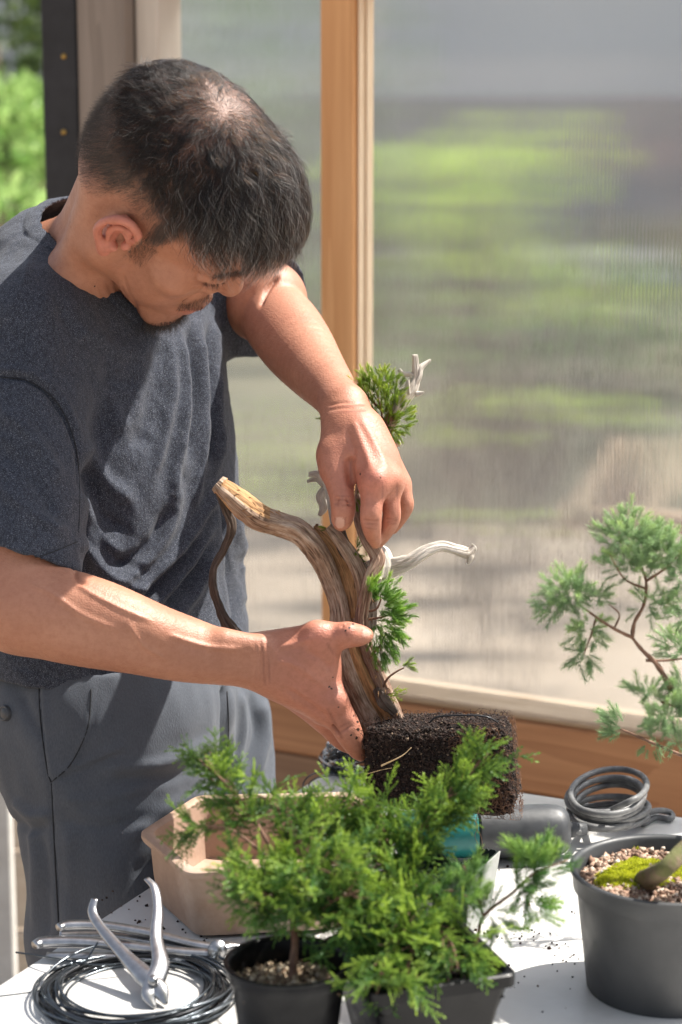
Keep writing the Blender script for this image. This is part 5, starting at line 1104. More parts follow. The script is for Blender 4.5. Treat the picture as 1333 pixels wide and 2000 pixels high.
# left arm (beyond the head): shoulder - raised elbow - wrist
sk.chain([SHL, C(470, 580, 2.42), C(520, 588, 2.36)], [.050, .046, .0435], .02)
FL = [(518, 600, 2.36, 62), (548, 632, 2.33, 72), (580, 675, 2.29, 71), (615, 722, 2.24, 60), (648, 762, 2.19, 49), (672, 795, 2.15, 43)]
sk.chain([C(a, b, c) for a, b, c, r in FL], [R_(r, c) for a, b, c, r in FL], .004, ks=.012)
# left hand, back to the camera, fingers down
sk.chain([C(676, 800, 2.148), C(688, 835, 2.135), C(700, 880, 2.125)], [R_(41, 2.14), R_(47, 2.13), R_(47, 2.125)], .015)
sk.chain([C(672, 840, 2.130), C(658, 880, 2.120), C(655, 915, 2.112)], [R_(36, 2.13), R_(33, 2.12), R_(27, 2.11)], .02)
sk.chain([C(700, 850, 2.118), C(720, 900, 2.098), C(733, 935, 2.088)], [.017, .0165, .0155], .02)
sk.chain([C(715, 850, 2.128), C(748, 900, 2.115), C(762, 938, 2.108)], [.016, .016, .0135], .02)
sk.chain([C(725, 870, 2.145), C(762, 915, 2.142), C(778, 945, 2.140)], [.013, .013, .0115], .02)
sk.sph(C(735, 938, 2.075), .0105, .012); sk.sph(C(765, 938, 2.092), .0085, .012)
finger([(652, 890, 2.112, 30), (657, 925, 2.103, 27), (666, 962, 2.096, 24.5), (671, 990, 2.094, 24.5), (669, 1012, 2.096, 22), (666, 1024, 2.100, 14)], .012, .004)
finger([(735, 935, 2.088, 27), (728, 975, 2.080, 22), (725, 1012, 2.079, 21.5), (728, 1040, 2.088, 17), (734, 1062, 2.098, 10)], .010, .004)
finger([(766, 940, 2.108, 23), (764, 975, 2.100, 18.5), (765, 1012, 2.100, 18), (752, 1040, 2.106, 15.5), (741, 1060, 2.112, 10)], .008, .004)
finger([(780, 945, 2.138, 20), (788, 968, 2.135, 18), (792, 990, 2.135, 16.5), (778, 1018, 2.142, 13), (768, 1035, 2.146, 9)], .008, .005)
finger([(772, 930, 2.158, 19), (784, 960, 2.160, 16), (786, 986, 2.162, 14), (772, 1008, 2.166, 11)], .008, .004)
sk.cone(C(683, 905, 2.092), .0022, C(687, 942, 2.092), .0016, .008, 'sub')       # web between thumb and forefinger
# finger creases
for (x0, y0, x1, y1, d_) in ((712, 1016, 738, 1018, 2.0705), (714, 1024, 737, 1025, 2.071), (756, 1014, 775, 1018, 2.092), (655, 975, 686, 978, 2.0855), (656, 983, 685, 986, 2.0855), (670, 1222, 677, 1240, 2.053), (678, 1218, 684, 1234, 2.0535), (664, 1420, 688, 1408, 2.081), (666, 1428, 690, 1416, 2.083)):
    sk.cone(C(x0, y0, d_), .0008, C(x1, y1, d_), .0008, .0028, 'sub')
# nails
def nail(c0, c1, r, out):
    pass
import time as _t; _t0 = _t.time()
lo, hi = C(-90, 1500, 2.35) , C(850, 60, 2.35); lo = np.array([-.42, -.26, -2.60]); hi = np.array([.11, .47, -1.98])
SV, SF = sk.mesh(lo, hi, .0017); SV, SF = drop_islands(SV, SF); SV = relax(SV, SF, 2, .5, False)
print('skin', len(SV), _t.time() - _t0)
SN = vnormals(SV, SF)
# make sure normals face out
if sk.ev(SV[:2000] + SN[:2000] * .002).mean() < sk.ev(SV[:2000] - SN[:2000] * .002).mean(): SF = SF[:, ::-1]; SN = -SN
# ---- paint masks on the skin (pigment: redness, stubble, lips, nails; shade: creases)
hx = toH(SV); px_, py_ = cpx(SV); onhead = np.linalg.norm(hx - np.array([0, 0, 0]), axis=1) < .16
def bump2(px, py, cx, cy, rx, ry): return np.exp(-(((px - cx) / rx) ** 2 + ((py - cy) / ry) ** 2))
def hairline(h):
    """>0 inside the hair; metres above the hairline, h in head coordinates"""
    x, y, z = np.abs(h[:, 0]), h[:, 1], h[:, 2]
    line = np.interp(y, [-.12, -.075, -.035, -.022, .016, .022, .030, .040, .055, .066, .080, .095], [-.035, -.030, -.002, .024, .028, -.004, .000, .036, .052, .066, .074, .080]); return z - line
hl = hairline(hx); face_side = onhead & (np.abs(hx[:, 0]) < .0775)
ear = ((np.abs(hx[:, 0]) > .0800) | ((np.abs(hx[:, 0]) > .0760) & (hx[:, 2] < .022))) & (hx[:, 1] < .018) & (hx[:, 1] > -.05) & (hx[:, 2] < .034) & onhead
crown_px = bump2(px_, py_, 455, 200, 88, 66)
stub = np.where(onhead & ~ear, np.clip((hl + .002) / .040, 0, 1) ** .8 * .92, 0)
temple = np.clip(1 - np.abs(hl - .006) / .02, 0, 1)
stub = stub * (.98 - .30 * crown_px) 
side = np.where(onhead & ~ear & (hl <= 0), np.clip(1 - np.abs(hx[:, 1] - .026) / .012, 0, 1) * np.clip((hx[:, 2] + .035) / .02, 0, 1) * .5, 0)
chin = np.where(onhead, np.exp(-(((hx[:, 1] - .088) / .022) ** 2 + (hx[:, 0] / .026) ** 2 + ((hx[:, 2] + .097) / .018) ** 2)) * .9, 0)
mous = np.where(onhead & (hx[:, 1] > .074), np.exp(-(((np.abs(hx[:, 0]) - .014) / .018) ** 2 + ((hx[:, 2] + .046) / .006) ** 2)) * .55, 0)
stubble = np.clip(np.maximum.reduce([stub, side, chin, mous]), 0, 1)
lips = np.where(onhead & (hx[:, 1] > .082), np.exp(-((hx[:, 0] / .022) ** 4 + ((hx[:, 2] + .0590) / .0095) ** 4)), 0)
red = .25 + .85 * np.where(ear, 1, 0) + .55 * (bump2(px_, py_, 640, 1340, 120, 130) + bump2(px_, py_, 710, 930, 100, 130)) + .3 * bump2(px_, py_, 735, 940, 30, 25) + .35 * bump2(px_, py_, 620, 1240, 40, 25) + .3 * bump2(px_, py_, 690, 1235, 30, 20)
nail = np.maximum.reduce([(bump2(px_, py_, 664, 1021, 11, 12) > .42) & (SN[:, 2] > .3), (bump2(px_, py_, 716, 1237, 10, 8) > .42) & (SN[:, 2] > .2)]).astype(float)
red = np.clip(red, 0, 1)
dirt = np.zeros(len(SV))
for (a, b, r) in ((651, 1324, 1.5), (644, 1341, 2.2), (648, 1345, 1.8), (662, 1381, 1.6), (686, 1436, 1.8), (697, 1441, 2.6), (691, 1398, 1.8), (700, 1425, 3), (699, 1410, 2.4), (743, 932, 1.8), (704, 926, 1.4), (683, 1226, 2.2), (676, 1232, 1.6), (690, 1219, 2), (96, 492, 2)): dirt = np.maximum(dirt, np.exp(-(((px_ - a) ** 2 + (py_ - b) ** 2) / (r * r * 1.3))))
dirt = dirt * (SN[:, 2] > 0)
crease_shade = np.zeros(len(SV))
def seg_q(px, py, a, b):
    d = np.array(b, float) - a; t = np.clip(((px - a[0]) * d[0] + (py - a[1]) * d[1]) / (d @ d), 0, 1); return np.hypot(px - a[0] - t * d[0], py - a[1] - t * d[1])
for (x0, y0, x1, y1, w_) in ((671, 1222, 678, 1241, 2), (679, 1218, 686, 1235, 2), (655, 975, 686, 979, 2), (656, 984, 684, 988, 2), (657, 968, 684, 971, 1.6), (712, 1014, 738, 1017, 1.8), (714, 1022, 737, 1025, 1.8), (716, 1031, 735, 1033, 1.4), (757, 1012, 775, 1016, 1.8), (757, 1020, 774, 1024, 1.6), (684, 898, 688, 946, 2.6), (664, 1420, 688, 1408, 1.8), (666, 1430, 690, 1417, 1.8), (641, 1385, 668, 1440, 3), (748, 950, 747, 1040, 2), (776, 945, 778, 1010, 2), (512, 1250, 518, 1338, 1.8), (522, 1255, 528, 1335, 1.6), (645, 796, 712, 790, 1.8), (648, 806, 714, 802, 1.4), (640, 1258, 651, 1276, 3), (508, 598, 545, 542, 2.5), (655, 1012, 655, 1028, 1.4), (674, 1012, 674, 1028, 1.4), (708, 1228, 708, 1246, 1.4), (265, 590, 275, 626, 3), (240, 560, 262, 612, 2), (222, 562, 250, 616, 2)):
    crease_shade = np.maximum(crease_shade, np.exp(-(seg_q(px_, py_, (x0, y0), (x1, y1)) / w_) ** 2))  # shade in skin folds and between fingers, painted into the colour
crease_shade = crease_shade * (SN[:, 2] > -.1)
skm = NT('skin'); co = skm.coord('Object'); msk = skm.attr('masks'); sp = skm.n('SeparateColor'); skm.l(msk, sp.inputs[0]); n1 = skm.noise(co, 26, 5, .6); n2 = skm.noise(co, 190, 4, .6)
base = skm.ramp(n1, [(.3, (.355, .17, .10)), (.7, (.47, .245, .15))]); base = skm.mix(skm.math('MULTIPLY', sp.outputs[0], .75), base, (.56, .19, .14)); base = skm.mix(skm.math('MULTIPLY', skm.ramp(n2, [(.42, (0, 0, 0)), (.68, (1, 1, 1))]), .38), base, (.33, .13, .075))
fr = skm.n('TexVoronoi'); fr.inputs['Scale'].default_value = 75; skm.l(co, fr.inputs['Vector']); base = skm.mix(skm.math('MULTIPLY', skm.ramp(fr.outputs['Distance'], [(.03, (1, 1, 1)), (.06, (0, 0, 0))]), .15), base, (.20, .085, .05))
st_n = skm.noise(co, 900, 2, .6); stf = skm.math('MULTIPLY', sp.outputs[1], skm.ramp(st_n, [(.3, (.6, .6, .6)), (.6, (1, 1, 1))])); base = skm.mix(stf, base, (.028, .02, .017)); base = skm.mix(skm.math('MULTIPLY', sp.outputs[2], .6), base, (.42, .13, .11))
nl = skm.n('Attribute'); nl.attribute_name = 'nail'; base = skm.mix(skm.math('MULTIPLY', nl.outputs['Fac'], .8), base, (.66, .40, .31))
dt = skm.n('Attribute'); dt.attribute_name = 'dirt'; cr_ = skm.n('Attribute'); cr_.attribute_name = 'crease_shade'; base = skm.mix(skm.math('MULTIPLY', cr_.outputs['Fac'], .5), base, (.20, .065, .045)); base = skm.mix(skm.ramp(dt.outputs['Fac'], [(.3, (0, 0, 0)), (.5, (1, 1, 1))]), base, (.035, .018, .012))
pore = skm.n('TexVoronoi'); pore.inputs['Scale'].default_value = 620; skm.l(co, pore.inputs['Vector']); wr_ = skm.noise(skm.coord('Object', (1, 1, 3)), 240, 5, .65)
nm = skm.bump(pore.outputs['Distance'], .00022, 1, skm.bump(wr_, .0005)); skm.set(color=base, rough=skm.math('ADD', skm.math('MULTIPLY', n2, .2), .36), sss=.07, normal=nm, spec=.45)
skm.b.inputs['Subsurface Radius'].default_value = (.6, .25, .15); skm.b.inputs['Subsurface Scale'].default_value = .008; skm = skm.m

# soft displacements: wrinkles at neck and wrists, veins, tendons
def seg_d(px, py, line):
    """distance to a polyline in photo pixels, and how far along it"""
    L = np.asarray(line, float); best = np.full(len(px), 1e9); al = np.zeros(len(px)); n = len(L) - 1
    for i in range(n):
        a, b = L[i], L[i + 1]; d = b - a; t = np.clip(((px - a[0]) * d[0] + (py - a[1]) * d[1]) / (d @ d), 0, 1); q = np.hypot(px - a[0] - t * d[0], py - a[1] - t * d[1]); m = q < best; best[m] = q[m]; al[m] = (i + t[m]) / n
    return best, al
def ridges(V, N, lines, gate, zmin=-.15):
    px, py = cpx(V); d = np.zeros(len(V))
    for (line, w, amp) in lines:
        q, a = seg_d(px, py, spline(line, 5) if len(line) > 2 else line); d += amp * np.exp(-(q / w) ** 2) * np.clip(np.sin(np.pi * np.clip(a * .94 + .03, 0, 1)) * 2.2, 0, 1)
    return V + N * (d * gate * (N[:, 2] > zmin))[:, None]
neckw = [([(222, 540), (238, 580), (262, 618)], 4, -.0016), ([(208, 545), (224, 585), (250, 622)], 4, -.0014), ([(192, 552), (208, 590), (236, 622)], 4, -.0012), ([(238, 530), (250, 570), (268, 606)], 4, -.0014), ([(176, 556), (192, 590), (216, 614)], 4, -.0010), ([(262, 590), (266, 612), (276, 628)], 5, -.0022)]
handw = [([(372, 552), (384, 551), (398, 556)], 2.5, -.0006), ([(375, 562), (388, 560), (400, 562)], 2.5, -.0006), ([(408, 566), (425, 564), (440, 566)], 2, -.0012), ([(508, 1250), (514, 1290), (506, 1338)], 3, -.0006), ([(520, 1250), (526, 1290), (518, 1340)], 3, -.0005), ([(498, 1252), (503, 1290), (496, 1338)], 3, -.0004), ([(640, 792), (672, 786), (712, 790)], 3, -.0006), ([(642, 802), (674, 797), (716, 800)], 3, -.0004),
         ([(150, 1140), (180, 1160), (240, 1190), (300, 1215)], 5, .0010), ([(60, 1140), (110, 1165), (160, 1200), (230, 1230)], 5, .0009), ([(330, 1240), (400, 1262), (470, 1268)], 5, .0012), ([(250, 1215), (280, 1260), (330, 1290)], 5, .0008),
         ([(540, 1290), (580, 1300), (640, 1345)], 6, .0009), ([(545, 1265), (585, 1255), (612, 1245)], 6, .0010), ([(690, 820), (705, 860), (728, 920)], 7, .0009), ([(702, 815), (730, 860), (760, 920)], 7, .0007), ([(678, 840), (690, 880), (686, 905)], 6, -.0010), ([(600, 1272), (630, 1290), (648, 1310)], 8, -.0012),
         ([(718, 960), (720, 1000)], 5, .0004), ([(560, 1345), (600, 1372), (640, 1402)], 6, -.0010),
         ([(508, 598), (520, 570), (545, 540)], 4, -.0025), ([(146, 1112), (150, 1128), (165, 1140)], 6, -.002)]
SV = ridges(SV, SN, [(l_, w_, a_ * .8) for (l_, w_, a_) in neckw] + [(l_, w_, a_ * 1.9) for (l_, w_, a_) in handw], np.ones(len(SV)))
hip = W(215, 1400, 2.33); person = new_empty('person', (hip[0], hip[1], 0), 'man in dark grey t-shirt bending his head over the bonsai he holds with both hands', 'person')
body = mesh_obj('body', c2w(SV), SF, skm, person, cols={'masks': np.stack([red, stubble, lips], 1), 'nail': nail, 'dirt': dirt, 'crease_shade': crease_shade})
# a dark mole and specks of soil on the skin are in the material; eyes under lowered lids
# ------------------------------------------------------------------ hair
def strands(name, roots, dirs, lens, rad, mat, parent, rng, npt=8, grav=None, curl=.0, skull=None, lift=None):
    """roots (n,3) world; dirs(P, i_step, t) -> direction field"""
    n = len(roots); P = roots.copy(); out = [P.copy()]; step = lens / (npt - 1)
    for i in range(1, npt):
        d = dirs(P, i / (npt - 1)); P = P + d * step[:, None]
        if skull is not None: P = skull(P, lift, i / (npt - 1))
        out.append(P.copy())
    Q = np.stack(out, 1); Q = c2w(Q)
    hc = bpy.data.hair_curves.new(name); hc.add_curves([npt] * n); Q = Q - origin_of(parent)
    hc.attributes['position'].data.foreach_set('vector', Q.astype(np.float32).ravel())
    ra = hc.attributes.get('radius') or hc.attributes.new('radius', 'FLOAT', 'POINT'); tt = np.linspace(0, 1, npt)
    ra.data.foreach_set('value', (rad[:, None] * (1 - .75 * tt[None] ** 2)).astype(np.float32).ravel()); hc.materials.append(mat)
    o = bpy.data.objects.new(name, hc); SC.collection.objects.link(o); o.parent = parent; return o
def hairmat(name, c, rough=.32, mel=None):
    t = NT(name); hi = t.n('HairInfo'); col = t.ramp(hi.outputs['Random'], [(0, tuple(x * .6 for x in c)), (1, tuple(min(1, x * 1.5) for x in c))]); t.set(color=col, rough=rough, spec=.7)
    if mel is not None:
        hb = t.n('BsdfHairPrincipled', parametrization='MELANIN'); hb.inputs['Melanin'].default_value = mel; hb.inputs['Melanin Redness'].default_value = .05; hb.inputs['Roughness'].default_value = .28; hb.inputs['Radial Roughness'].default_value = .35; hb.inputs['Random Color'].default_value = .3; t.l(hb.outputs[0], t.out.inputs[0])
    return t.m
hair_dark = hairmat('dark_hair', (.016, .012, .010), .30, .985); hair_grey = hairmat('grey_hair', (.36, .35, .34), .3); hair_short = hairmat('short_hair', (.045, .032, .024), .45)
skh = SDF(); skh.items = sk.items[:4]
def skh_n(P):
    e = .002; d = skh.ev(P); g = np.stack([skh.ev(P + np.eye(3)[k] * e) - d for k in range(3)], 1) / e; return d, nrm(g)
def keep_out(P, lift, t):
    d, g = skh_n(P); want = lift * np.sin(min(t, 1) * 1.9) ; return P + g * np.maximum(0, want - d)[:, None]
DN = np.array([0, -math.cos(PITCH), -math.sin(PITCH)])         # down in camera axes
rh = np.random.default_rng(71)
cand = np.where(onhead & ~ear & (hl > -.003) & (SN[:, 2] > -.75))[0]
def Hd(x, y, z): return HR @ np.array([x, y, z], float)
def pick(w, n): return rh.choice(cand, n, p=w[cand] / w[cand].sum()) 
jit = lambda I: SV[I] + rh.normal(0, .0008, (len(I), 3)) - SN[I] * .0006
px0, py0 = cpx(SV); cz, cy = hx[:, 2], hx[:, 1]
crown = bump2(px0, py0, 455, 200, 88, 66)
# short faded sides and back
w = np.clip((hl + .003) / .03, .02, 1) * np.clip(1.2 - (cz - .02) / .06, 0.05, 1) ; I = pick(w, 15000); hI = hx[I]; len_ = np.clip(.0035 + .16 * np.clip(hl[I], 0, .05), .003, .012)
fl = lambda h: nrm(np.stack([h[:, 0] * 2.0, np.where(h[:, 1] > .0, .25, -.5) + 0 * h[:, 0], -1.0 + 0 * h[:, 0]], 1))
D0 = nrm(fl(hI) @ HR.T + SN[I] * .35 + rh.normal(0, .22, (len(I), 3)))
strands('short_hair', jit(I), lambda P, t: D0, len_ * rh.uniform(.6, 1.2, len(I)), np.full(len(I), .00008), hair_short, person, rh, 4)
# longer hair on top, combed forward from the crown, thin over the crown itself
def topw():
    w = np.clip((cz - .056) / .028, 0, 1) * np.clip((hl - .006) / .02, 0, 1); w = np.maximum(w, np.clip((cy - .045) / .02, 0, 1) * np.clip(hl / .008, 0, 1)); return w * (1 - .95 * crown)
CROWN_H = hx[np.where(onhead & (SN[:, 2] > .2))[0][np.argmin(np.hypot(px0 - 440, py0 - 215)[onhead & (SN[:, 2] > .2)])]]
def long_hair(name, n, mat, rad, seed, lmul=1.0, wild=1.0, wfun=None):
    I = rh.choice(cand, n, p=(wfun or topw)()[cand] / (wfun or topw)()[cand].sum()); R = jit(I); h = hx[I]; N0 = SN[I]
    front = np.clip((h[:, 1] - .005) / .07, 0, 1); back = np.clip((-h[:, 1] - .02) / .06, 0, 1)
    L = (.024 + .031 * front) * rh.uniform(.7, 1.15, n) * lmul * (1 - .45 * crown[I])
    cl = np.array([[mnoise.noise(Vector(q * 85 + Vector((k * 7.1, 0, 0)))) for k in range(3)] for q in map(Vector, h)]); cl2 = np.array([mnoise.noise(Vector(q * 160 + Vector((5, 5, 5)))) for q in map(Vector, h)])
    lift = np.clip(.0015 + .013 * front + .004 * rh.random(n) * (1 + front * 2.2) + .004 * cl[:, 0] * (.4 + front), .0005, .03) * (1 - .85 * crown[I])
    side = np.sign(h[:, 0]) * np.clip(np.abs(h[:, 0]) / .07, 0, 1); phase = cl[:, 1] * 6 + cl2 * .6
    # radiating from the whorl at the crown, swept forward over the front and sides
    rad_ = nrm(h - CROWN_H); fwdw = np.clip((h[:, 1] + .03) / .06, 0, 1)[:, None]
    base = nrm(rad_ * (1 - .45 * fwdw) + fwdw * np.stack([.35 * side, np.full(n, .9), -.15 - .3 * np.abs(side)], 1) + rh.normal(0, .05 * wild, (n, 3))) @ HR.T; rn = rh.normal(0, .045 * wild, (n, 3))
    def dirs(P, t):
        d, g = skh_n(P); tang = base - g * (base * g).sum(1, keepdims=True) * .9
        wv = np.sin(phase + t * 5.5)[:, None] * (np.cross(g, nrm(tang))) * .85; up = g * (1.05 * front * (1 - 1.7 * t))[:, None]
        return nrm(nrm(tang) + wv + up + rn * (.5 + t) + DN * (.08 + .75 * t * front)[:, None] + (cl @ HR.T) * .95)
    return strands(name, R, dirs, L, np.full(n, rad), mat, person, rh, 10, skull=keep_out, lift=lift)
long_hair('hair', 26000, hair_dark, .00008, 1)
long_hair('grey_hair', 2400, hair_grey, .00007, 2, 1.05, 1.6, lambda: topw() * (.15 + np.clip((cy - .0) / .05, 0, 1)))
def crownw(): return crown * np.where(hl > .004, 1, 0)
long_hair('crown_hair', 3600, hair_dark, .00006, 3, 1.0, 2.2, crownw)
# goatee, moustache, sideburn, brows, lashes
def patch(name, m, n, dirv, L, mat, rad=.00009, sp=.35, ncurve=.3):
    I = np.where(m)[0]
    if len(I) == 0: return
    I = rh.choice(I, n); D = nrm(SN[I] * ncurve + dirv + rh.normal(0, sp, (n, 3))); c = rh.normal(0, .5, (n, 3)); return strands(name, jit(I), lambda P, t: nrm(D + c * t + DN * .3 * t), L * rh.uniform(.4, 1.2, n), np.full(n, rad), mat, person, rh, 5)
patch('goatee', onhead & (((hx[:, 1] - .091) / .026) ** 2 + (hx[:, 0] / .028) ** 2 + ((hx[:, 2] + .098) / .020) ** 2 < 1), 1500, Hd(0, .5, -.8), .013, hair_dark)
patch('moustache', onhead & (hx[:, 1] > .076) & (np.abs(hx[:, 0]) < .030) & (np.abs(hx[:, 2] + .0435 + .25 * np.maximum(0, np.abs(hx[:, 0]) - .012)) < .0050), 620, Hd(.5, .4, -.8), .0065, hair_dark, .00008)
patch('sideburn', onhead & ~ear & (hx[:, 0] > .04) & (np.abs(hx[:, 1] - .028) < .009) & (hx[:, 2] < .01) & (hx[:, 2] > -.03), 420, Hd(.2, .4, -.9), .006, hair_short, .00007)
patch('eyebrow', onhead & (hx[:, 1] > .060) & (hx[:, 0] > .012) & (hx[:, 0] < .050) & (np.abs(hx[:, 2] - .0335 + .15 * np.abs(hx[:, 0] - .03)) < .0036), 420, Hd(.9, .1, .0), .0085, hair_dark, .0001, .2)
patch('eyebrow', onhead & (hx[:, 1] > .060) & (hx[:, 0] < -.012) & (hx[:, 0] > -.050) & (np.abs(hx[:, 2] - .0335 + .15 * np.abs(hx[:, 0] + .03)) < .0036), 300, Hd(-.9, .1, .0), .0085, hair_dark, .0001, .2)
patch('eyelashes', onhead & (hx[:, 1] > .078) & (np.abs(hx[:, 0] - .032) < .013) & (np.abs(hx[:, 2] - .009) < .0016), 120, Hd(.2, .9, -.4), .007, hair_dark, .00009, .15)
# ------------------------------------------------------------------ t-shirt
FB = np.array([.92, 0, .38]); FB = nrm(FB); UB = np.array([0, 1.0, 0]); LB = np.cross(FB, UB); RB = np.stack([FB, UB, LB], 1)
WUP = np.array([0, math.cos(PITCH), math.sin(PITCH)])
ts = SDF()
def shirt_outer(p):
    d = None
    for fn, k in SHP:
        e = fn(p); 
        if d is None: d = e
        else: h = np.maximum(k - np.abs(d - e), 0) / k; d = np.minimum(d, e) - h * h * k * .25
    return d
def E_(c, r, R=RB):
    c = np.asarray(c, float); r = np.asarray(r, float)
    def fn(p): q = (p - c) @ R; k0 = np.sqrt(((q / r) ** 2).sum(1)) + 1e-9; k1 = np.sqrt(((q / r ** 2) ** 2).sum(1)) + 1e-9; return k0 * (k0 - 1) / k1
    return fn
def K_(a, ra, b, rb, cap=None):
    a = np.asarray(a, float); b = np.asarray(b, float); ba = b - a
    def fn(p):
        t = np.clip(((p - a) @ ba) / (ba @ ba), 0, 1); q = p - a - t[:, None] * ba; d = np.sqrt((q * q).sum(1)) - (ra + (rb - ra) * t)
        return np.maximum(d, (p - cap[0]) @ cap[1]) if cap is not None else d
    return fn
slR_n = nrm(np.array([.10, -1.0, .18])); slR = (C(70, 1092, 2.06), nrm(np.array([-.30, -1.0, .10])))
axL = nrm(C(520, 600, 2.36) - C(430, 580, 2.45)); slL = (C(497, 572, 2.36), nrm(axL + np.array([.10, -.25, 0])))
SHP = [(E_(C(186, 790, 2.325), (.128, .215, .172)), .03), (E_(C(212, 1110, 2.32), (.128, .22, .160)), .06), (E_(C(222, 1330, 2.33), (.132, .13, .162)), .05),
       (K_(C(120, 585, 2.26), .062, C(60, 650, 2.17), .062), .06), (K_(C(170, 600, 2.36), .066, SHL + np.array([0, -.004, 0]), .058), .05),
       (K_(C(95, 590, 2.30), .078, C(120, 660, 2.30), .09), .04),
       (K_(C(50, 660, 2.165), .062, C(24, 1160, 2.085), .064, slR), .022), (K_(SHL, .058, C(560, 598, 2.33), .056, slL), .02)]
NHC, NHN = C(202, 535, 2.265), nrm([.54, .72, .43])
def nh_r(p): q = p - NHC; t = q @ NHN; return np.sqrt(((q - t[:, None] * NHN) ** 2).sum(1)), t
def neck_hole(p): r, t = nh_r(p); return np.maximum(r - .083, np.abs(t - .07) - .115)
hemP = C(215, 1352, 2.17)
def shirt(p):
    o = shirt_outer(p); d = np.maximum(o, -(o + .0042)); d = np.maximum(d, -neck_hole(p)); q = (p - hemP); return np.maximum(d, -(q @ WUP) - .004 * np.sin(p[:, 0] * 25))
ts.field(shirt, 0, 'add')
# shell is thin: evaluate blocks whose outer surface passes through
def mesh_fn(fn, guide, lo, hi, h, B=14):
    s2 = SDF(); s2.items = [(fn, np.zeros(3), 1e9, 0, 'add')]
    class G(SDF):
        def ev(self, p, idx=None): return guide(p) if len(p) == 1 else fn(p)
        def active(self, c, R): return [0]
    g = G(); g.items = s2.items; return g.mesh(lo, hi, h, B)
_t0 = _t.time()
TV_, TF_ = mesh_fn(shirt, shirt_outer, (-.46, -.24, -2.62), (.02, .37, -1.98), .0024)
TV_ = relax(TV_, TF_, 2, .5, False); print('shirt', len(TV_), _t.time() - _t0)
TN = vnormals(TV_, TF_); 
o_in = shirt_outer(TV_) < -.0021                       # inner face of the cloth
sgn = np.where(o_in, -1, 1); chk = shirt_outer(TV_[~o_in][:3000] + TN[~o_in][:3000] * .002) - shirt_outer(TV_[~o_in][:3000])
if chk.mean() < 0: TF_ = TF_[:, ::-1]; TN = -TN
ON = TN * sgn[:, None]                                  # outward everywhere so both faces move together
folds = [([(352, 640), (362, 760), (350, 880), (330, 980)], 10, .0050), ([(386, 635), (396, 760), (392, 900), (380, 990)], 9, .0055), ([(372, 640), (380, 760), (370, 900)], 7, -.0045), ([(418, 620), (424, 760), (425, 930)], 8, .006), ([(405, 640), (411, 760), (408, 900)], 6, -.005),
         ([(318, 660), (300, 780), (268, 880)], 20, -.004), ([(335, 655), (338, 760), (318, 870), (300, 930)], 10, .0035),
         ([(430, 950), (380, 1040), (318, 1110), (255, 1170)], 13, .0075), ([(425, 985), (370, 1075), (300, 1150), (240, 1200)], 12, -.007), ([(420, 1015), (365, 1105), (300, 1180), (235, 1225)], 12, .0065), ([(415, 1050), (372, 1130), (320, 1185)], 10, -.006), ([(412, 1080), (380, 1160), (330, 1220)], 11, .006), ([(350, 930), (330, 1030), (270, 1110), (200, 1150)], 14, .0055), ([(335, 990), (290, 1070), (220, 1110)], 12, -.005),
         ([(160, 860), (200, 930), (260, 985)], 16, .0045), ([(165, 900), (190, 990), (250, 1040)], 14, -.004), ([(165, 960), (185, 1040), (240, 1090)], 14, .0045), ([(155, 1050), (210, 1120), (300, 1170)], 12, .005), ([(170, 1010), (215, 1080), (290, 1120)], 10, -.0035),
         ([(-10, 735), (60, 745), (115, 790), (150, 870), (157, 960)], 5, -.0042), ([(-10, 722), (65, 730), (125, 778), (162, 862)], 7, .0020), ([(60, 480), (35, 560), (0, 620)], 6, -.0012), ([(58, 500), (30, 580), (-10, 640)], 10, .002),
         ([(0, 800), (70, 860), (120, 940)], 15, .0035), ([(-10, 870), (60, 930), (110, 1010)], 14, -.003), ([(0, 950), (60, 1000), (130, 1040)], 12, .003), ([(150, 640), (220, 680), (300, 690)], 16, .0035), ([(120, 690), (200, 740), (280, 745)], 16, -.003), ([(160, 700), (215, 780), (240, 850)], 16, .003),
         ([(205, 690), (150, 650), (110, 600)], 12, -.002), ([(455, 940), (462, 1040), (485, 1130), (490, 1230)], 8, .005), ([(440, 960), (446, 1080), (462, 1180), (465, 1240)], 7, -.006), ([(0, 1290), (140, 1330), (260, 1350), (430, 1335)], 3, -.0012),
         ([(470, 1100), (478, 1180)], 6, .004), ([(0, 1098), (80, 1084), (157, 1058)], 3, -.0008), ([(480, 596), (500, 565), (505, 540)], 3, -.0008)]
folds = [(l_, w_, a_ * 1.45) for (l_, w_, a_) in folds]
TV_ = ridges(TV_, ON, folds, np.ones(len(TV_)), -.3)
r_, t_ = nh_r(TV_); up_ = t_ > -.05; TV_ = TV_ + ON * ((.0012 / (1 + np.exp((r_ - .0955) / .0006)) - .0012 * np.exp(-((r_ - .0965) / .0011) ** 2)) * up_)[:, None]
nz = np.array([mnoise.noise(Vector((q[0] * 26 + q[1] * 9, q[1] * 15 - q[0] * 8, q[2] * 22))) + .5 * mnoise.noise(Vector((q[0] * 62 + q[1] * 25, q[1] * 45 - q[0] * 20, q[2] * 50))) + .16 * mnoise.noise(Vector((q[0] * 150 + q[1] * 60, q[1] * 100, q[2] * 120))) for q in TV_]); TV_ = TV_ + ON * (.0030 * nz)[:, None]
cloth = NT('heather_jersey'); co = cloth.coord('Object'); v = cloth.noise(co, 1400, 2, .5); v2 = cloth.noise(cloth.coord('Object', (1, 1, .35)), 420, 3, .6); big = cloth.noise(co, 9, 3)
col = cloth.ramp(v2, [(.34, (.018, .022, .033)), (.66, (.042, .049, .070))]); col = cloth.mix(cloth.math('MULTIPLY', cloth.ramp(v, [(.57, (0, 0, 0)), (.68, (1, 1, 1))]), .42), col, (.42, .45, .52))
